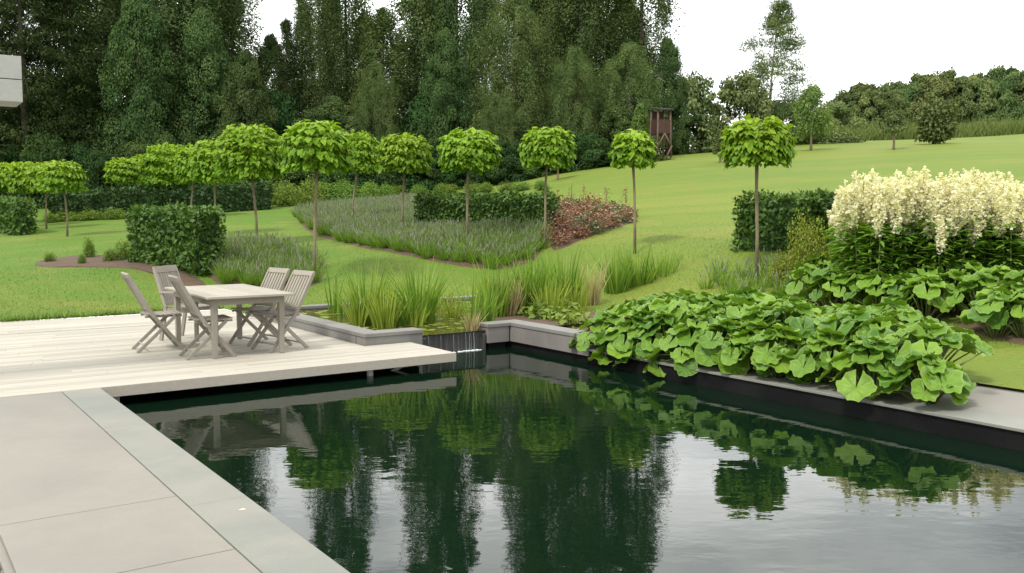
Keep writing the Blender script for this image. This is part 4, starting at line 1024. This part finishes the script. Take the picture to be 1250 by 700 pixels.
# ------------------------------------------------------------------ white plumes
def plume_mesh(nst, r, H):
    fl = []; lf = []; pm = MB()
    for i in range(nst):
        a = i*2.4; q = math.sqrt((i+.5)/nst)*r; bx, by = q*math.cos(a), q*math.sin(a); h = H*random.uniform(.78, 1.09)
        tx, ty = bx*1.3+random.gauss(0, .05), by*1.3+random.gauss(0, .05)
        pm.tube([(bx*.7, by*.7, 0), (bx, by, h*.5), (tx, ty, h)], [.012, .009, .004], 5)
        for j in range(8):
            aa = j*2.4+i; f = 1-j*.072; z0 = h*(1-.045*j) if j else h; ln = random.uniform(.3, .42) if j == 0 else random.uniform(.16, .26); out = 0 if j == 0 else random.uniform(.25, .55)
            dv = np.array([out*math.cos(aa), out*math.sin(aa), 1.]); dv /= np.linalg.norm(dv)
            s0 = np.array([tx, ty, z0])-(np.array([0, 0, ln]) if j == 0 else np.array([0, 0, ln*.7]))
            n = 78; t_ = rng.random(n)**1.1; rad = (.07*(1-t_*.85))*np.sqrt(rng.random(n)); an = rng.uniform(0, 6.28, n)
            c = s0+dv*(t_*ln)[:, None]*1.15+np.stack([rad*np.cos(an), rad*np.sin(an), rng.normal(0, .012, n)], -1)
            fl.append(leaves(c, rng.normal(0, 1, (n, 3))+[0, 0, .5], rng.normal(0, 1, (n, 3))+[0, 0, .5], rng.uniform(.024, .056, n), T_TUFT, np.clip(rng.normal(.6, .25, n), 0, 1)))
        n = 120; t_ = rng.uniform(.03, .68, n); an = rng.uniform(0, 6.28, n); hor = np.stack([np.cos(an), np.sin(an), 0*an], -1)
        c = np.stack([bx+(tx-bx)*t_, by+(ty-by)*t_, t_*h], -1)+hor*rng.uniform(.02, .14, n)[:, None]
        lf.append(leaves(c, hor+np.array([0, 0, .05])+rng.normal(0, .2, (n, 3)), np.tile([0, 0, 1.], (n, 1))+hor*.4+rng.normal(0, .2, (n, 3)), rng.uniform(.12, .2, n), T_LANCE, np.clip(rng.normal(.5, .25, n), 0, 1)))
    a_ = join(fl); b_ = join(lf); return np_mesh('flower_plumes', a_[0], a_[1], M['plume'], a_[2]), np_mesh('foliage', b_[0], b_[1], M['plumeleaf'], b_[2]), pm
PM = []
for i in range(4):
    a_, b_, pm = plume_mesh(20, .44, 1.8); o = pm.build('stems', M['petiole'], None); PM.append((a_, b_, o.data)); bpy.data.objects.remove(o)
def plume(x, y, top):
    g = float(height(x, y)); a_, b_, c_ = random.choice(PM); H = top-g
    t = thing('plume_plant', 'tall bushy plant with cream white flower plumes above dark foliage', 'plant', (x, y, g), random.uniform(0, 6), 'white plumed plants at right')
    raw_obj('flower_plumes', a_, t); raw_obj('foliage', b_, t); raw_obj('stems', c_, t); s = random.uniform(.9, 1.15); t.scale = (s, s, H/1.8)
for row, Y in ((0, 14.3), (1, 14.9), (2, 15.6)):
    px = 1072-row*4
    while px < 1320:
        Yq = Y+random.uniform(-.15, .15)-(px-1024)*.003; tp = np.interp(px, [1010, 1040, 1090, 1150, 1200, 1320], [243, 236, 230, 227, 232, 239])+random.uniform(-14, 11)+(6-4*row)
        x, _, z = at_depth(px, tp, Yq); plume(x, Yq, z); px += random.uniform(38, 50)
gold_me = shrub_mesh('foliage', 1.0, .6, 3600, .05, M['gold'])
t = shrub(986, 352, 254, 74, 'golden green shrub left of the white plumes', mesh=gold_me, name='golden_shrub'); 
t = shrub(960, 350, 298, 58, 'lower yellow green shrub at the foot of the golden shrub', mesh=gold_me, name='golden_shrub')
dk = shrub_mesh('foliage', 1.0, .7, 3000, .09, M['plumeleaf'])
for px, b, tp, w_, lb in [(1002, 356, 305, 56, 'dark leafy shrub between golden shrub and plumes')]: shrub(px, b, tp, w_, lb, mesh=dk, name='leafy_shrub')
# catmint and thin grasses in front of the single mop head tree
cat = poly_px([(845, 350), (862, 336), (905, 330), (962, 332), (975, 352), (950, 372), (880, 368)])
lavender('catmint', cat, .38, 'grey blue catmint patch around the single mop head trunk', .42, 50)
for o in bpy.data.objects:
    if o.parent and o.parent.name.startswith('catmint') and o.name.startswith('flower_spikes'): o.data.materials[0] = M['nepeta']

# ------------------------------------------------------------------ grass blades on the nearer lawn
n = 200000
yy = 11+np.abs(rng.normal(0, 6, n)); xx = (rng.random(n)*2-1)*.62*yy
uu, v2 = to_uv(xx, yy)
kk = ~(((uu < 5.1) & (v2 < 16.27)) | ((uu < 8.95) & (v2 < 8.97)) | ((uu > 5.0) & (uu < 10) & (v2 > 8.9) & (v2 < 15.0)))
for pl in (big, lefl, small, redp): kk &= ~in_poly(xx, yy, [tuple(q) for q in smooth_poly(pl)])
xx, yy = xx[kk], yy[kk]; n = len(xx)
b_ = np.stack([xx, yy, height(xx, yy)-.005], -1); d_ = unit(rng.normal(0, .45, (n, 3))+[0, 0, 1])
v_, f_, r_ = blades(b_, d_, rng.uniform(.012, .03, n), .012, rng.normal(0, .3, (n, 3)), rng.random(n), 1, .15)
tag(raw_obj('lawn_grass', np_mesh('lawn_grass', v_, f_, M['blade'], r_)), kind='stuff')
# longer grass fringe along the deck and pond edges
n = 9000; s = rng.random(n)
eu = np.where(s < .6, rng.uniform(-9, 5.1, n), rng.uniform(5.4, 9.9, n)); ev = np.where(s < .6, 16.27, 15.0)+np.abs(rng.normal(0, .05, n))
xx = eu*U[0]+ev*V[0]; yy = eu*U[1]+ev*V[1]; b_ = np.stack([xx, yy, height(xx, yy)-.01], -1)
v_, f_, r_ = blades(b_, unit(rng.normal(0, .35, (n, 3))+[0, 0, 1]), rng.uniform(.04, .11, n), .012, rng.normal(0, .35, (n, 3)), rng.random(n), 2, .15)
tag(raw_obj('edge_grass', np_mesh('edge_grass', v_, f_, M['blade'], r_)), kind='stuff')

# ------------------------------------------------------------------ dining set
def at_uv(t, u, v, rz=0): t.location = (*uv(u, v), .001); t.rotation_euler = (0, 0, rz - AZ)
TH = .725
t = thing('garden_table', 'weathered rectangular wooden garden table on the deck', 'table'); lx, ly = .52, .92
mb = MB()
for i in range(11):
    a = -lx+i*2*lx/11
    mb.box(a+.003, a+2*lx/11-.003, -ly+.075, ly-.075, TH-.026, TH, random.random())
mb.box(-lx, lx, -ly, -ly+.072, TH-.027, TH+.001); mb.box(-lx, lx, ly-.072, ly, TH-.027, TH+.001)
mb.build('tabletop', M['tealight'], t, bevel=.004)
for (x0, x1, y0, y1) in ((-.42, .42, -.80, -.778), (-.42, .42, .778, .80), (-.435, -.413, -.78, .78), (.413, .435, -.78, .78)):
    mb = MB(); mb.box(x0, x1, y0, y1, TH-.11, TH-.029); mb.build('apron', M['teak'], t, bevel=.002)
for sx in (-1, 1):
    for sy in (-1, 1):
        mb = MB(); w1 = .034; w2_ = .028; x0, y0 = sx*.40, sy*.765
        mb.hexa([(x0-w2_, y0-w2_, 0), (x0+w2_, y0-w2_, 0), (x0+w2_, y0+w2_, 0), (x0-w2_, y0+w2_, 0), (x0-w1, y0-w1, TH-.03), (x0+w1, y0-w1, TH-.03), (x0+w1, y0+w1, TH-.03), (x0-w1, y0+w1, TH-.03)])
        mb.build('leg', M['teak'], t, bevel=.004)
at_uv(t, 3.64, 11.46)
def folding_chair(label):
    t = thing('folding_chair', label, 'chair', group='wooden garden chairs on the deck'); W = .215
    sd = (0, 1, 0)
    top = (-.33, .93); kn = (-.055, .42); ft = (.29, 0)
    for s in (-1, 1):
        mb = MB(); mb.bar((kn[0], s*W, kn[1]+.012), (ft[0], s*W, 0), .042, .024, sd); mb.build('leg', M['teak'], t, bevel=.004)
        mb = MB(); mb.bar((-.25, s*(W-.03), 0), (.20, s*(W-.03), .425), .04, .024, sd); mb.build('leg', M['teak'], t, bevel=.004)
    b = MB()
    for s in (-1, 1): b.bar((kn[0]+.003, s*W, kn[1]), (top[0], s*W, top[1]), .044, .026, sd)
    d = np.array([top[0]-kn[0], 0, top[1]-kn[1]]); k = lambda f: np.array([kn[0], 0, kn[1]])+d*f
    pr = lambda f, y: tuple(k(f)+np.array([0, y, 0]))
    b3 = MB(); b3.bar(tuple(k(.985)+np.array([0, -W-.012, 0])), tuple(k(.985)+np.array([0, W+.012, 0])), .03, .07, tuple(d/np.linalg.norm(d)))
    b.bar(pr(.16, -W), pr(.16, W), .022, .05, tuple(d/np.linalg.norm(d)))
    for i in range(7):
        y = -W+.034+i*(2*W-.068)/6
        b.bar(pr(.18, y), pr(.96, y), .012, .040, sd)
    bo = b.build('backrest', M['teak'], t, bevel=.003); b3.build('top_rail', M['teak'], bo, bevel=.005)
    b = MB()
    for i in range(8):
        x0 = -.15+i*.054; z = .436+.010*abs(i-3.5)/3.5
        b.box(x0, x0+.046, -W+.014, W-.014, z, z+.016)
    for s in (-1, 1): b.bar((-.15, s*(W-.06), .425), (.28, s*(W-.06), .425), .022, .024, sd)
    b.build('seat', M['teak'], t, bevel=.003)
    for (x, z, yw) in ((-.165, .08, W-.035), (.215, .09, W)):
        b = MB(); b.tube([(x, -yw, z), (x, yw, z)], .011, 8); b.build('stretcher', M['teak'], t, smooth=True)
    return t
c = folding_chair('folding wooden chair at the far left of the table, pulled away from it'); at_uv(c, 2.87, 11.83, R_(-4))
def chair_copy(label, u, v, rz):
    o = copy_tree(c); o['label'] = label; at_uv(o, u, v, rz)
chair_copy('folding wooden chair at the left near corner of the table, tucked under it', 3.20, 10.93, R_(-3))
chair_copy('folding wooden chair nearest the pond on the right side of the table', 4.17, 11.02, R_(180+11))
chair_copy('folding wooden chair on the right side partly hidden behind the table', 4.12, 11.72, R_(180+13))
t = thing('garden_armchair', 'wooden armchair with tall slatted back behind the table', 'chair', group='wooden garden chairs on the deck'); W = .245; sd = (0, 1, 0)
for s in (-1, 1):
    b = MB(); b.box(.20, .245, s*W-.022, s*W+.022, 0, .625); b.build('leg', M['teak'], t, bevel=.004)
    b = MB(); b.bar((-.30, s*W, 0), (-.22, s*W, .43), .045, .04, sd); b.build('leg', M['teak'], t, bevel=.004)
    b = MB(); b.bar((-.30, s*W, .635), (.28, s*W, .64), .024, .055, sd); b.build('armrest', M['teak'], t, bevel=.005)
    b = MB(); b.bar((-.2, s*W, .40), (.2, s*W, .40), .05, .024, sd); b.build('rail', M['teak'], t, bevel=.003)
b = MB(); k0 = np.array([-.215, 0, .43]); k1 = np.array([-.37, 0, .93]); d = (k1-k0)/np.linalg.norm(k1-k0)
for s in (-1, 1): b.bar(tuple(k0+[0, s*W, .004]), tuple(k1+[0, s*W, 0]), .04, .034, sd)
b.bar(tuple(k1+[0, -W-.015, 0]), tuple(k1+[0, W+.015, 0]), .03, .09, tuple(d)); q = k0+(k1-k0)*.12; b.bar(tuple(q+[0, -W, 0]), tuple(q+[0, W, 0]), .024, .05, tuple(d))
for i in range(8):
    y = -W+.05+i*(2*W-.1)/7; b.bar(tuple(k0+(k1-k0)*.14+[0, y, 0]), tuple(k0+(k1-k0)*.96+[0, y, 0]), .012, .042, sd)
b.build('backrest', M['teak'], t, bevel=.003)
b = MB()
for i in range(8): b.box(-.22+i*.058, -.22+i*.058+.05, -W+.025, W-.025, .425+.006*abs(i-3.5)/3.5, .445)
b.build('seat', M['teak'], t, bevel=.003)
at_uv(t, 3.52, 12.62, R_(-47))
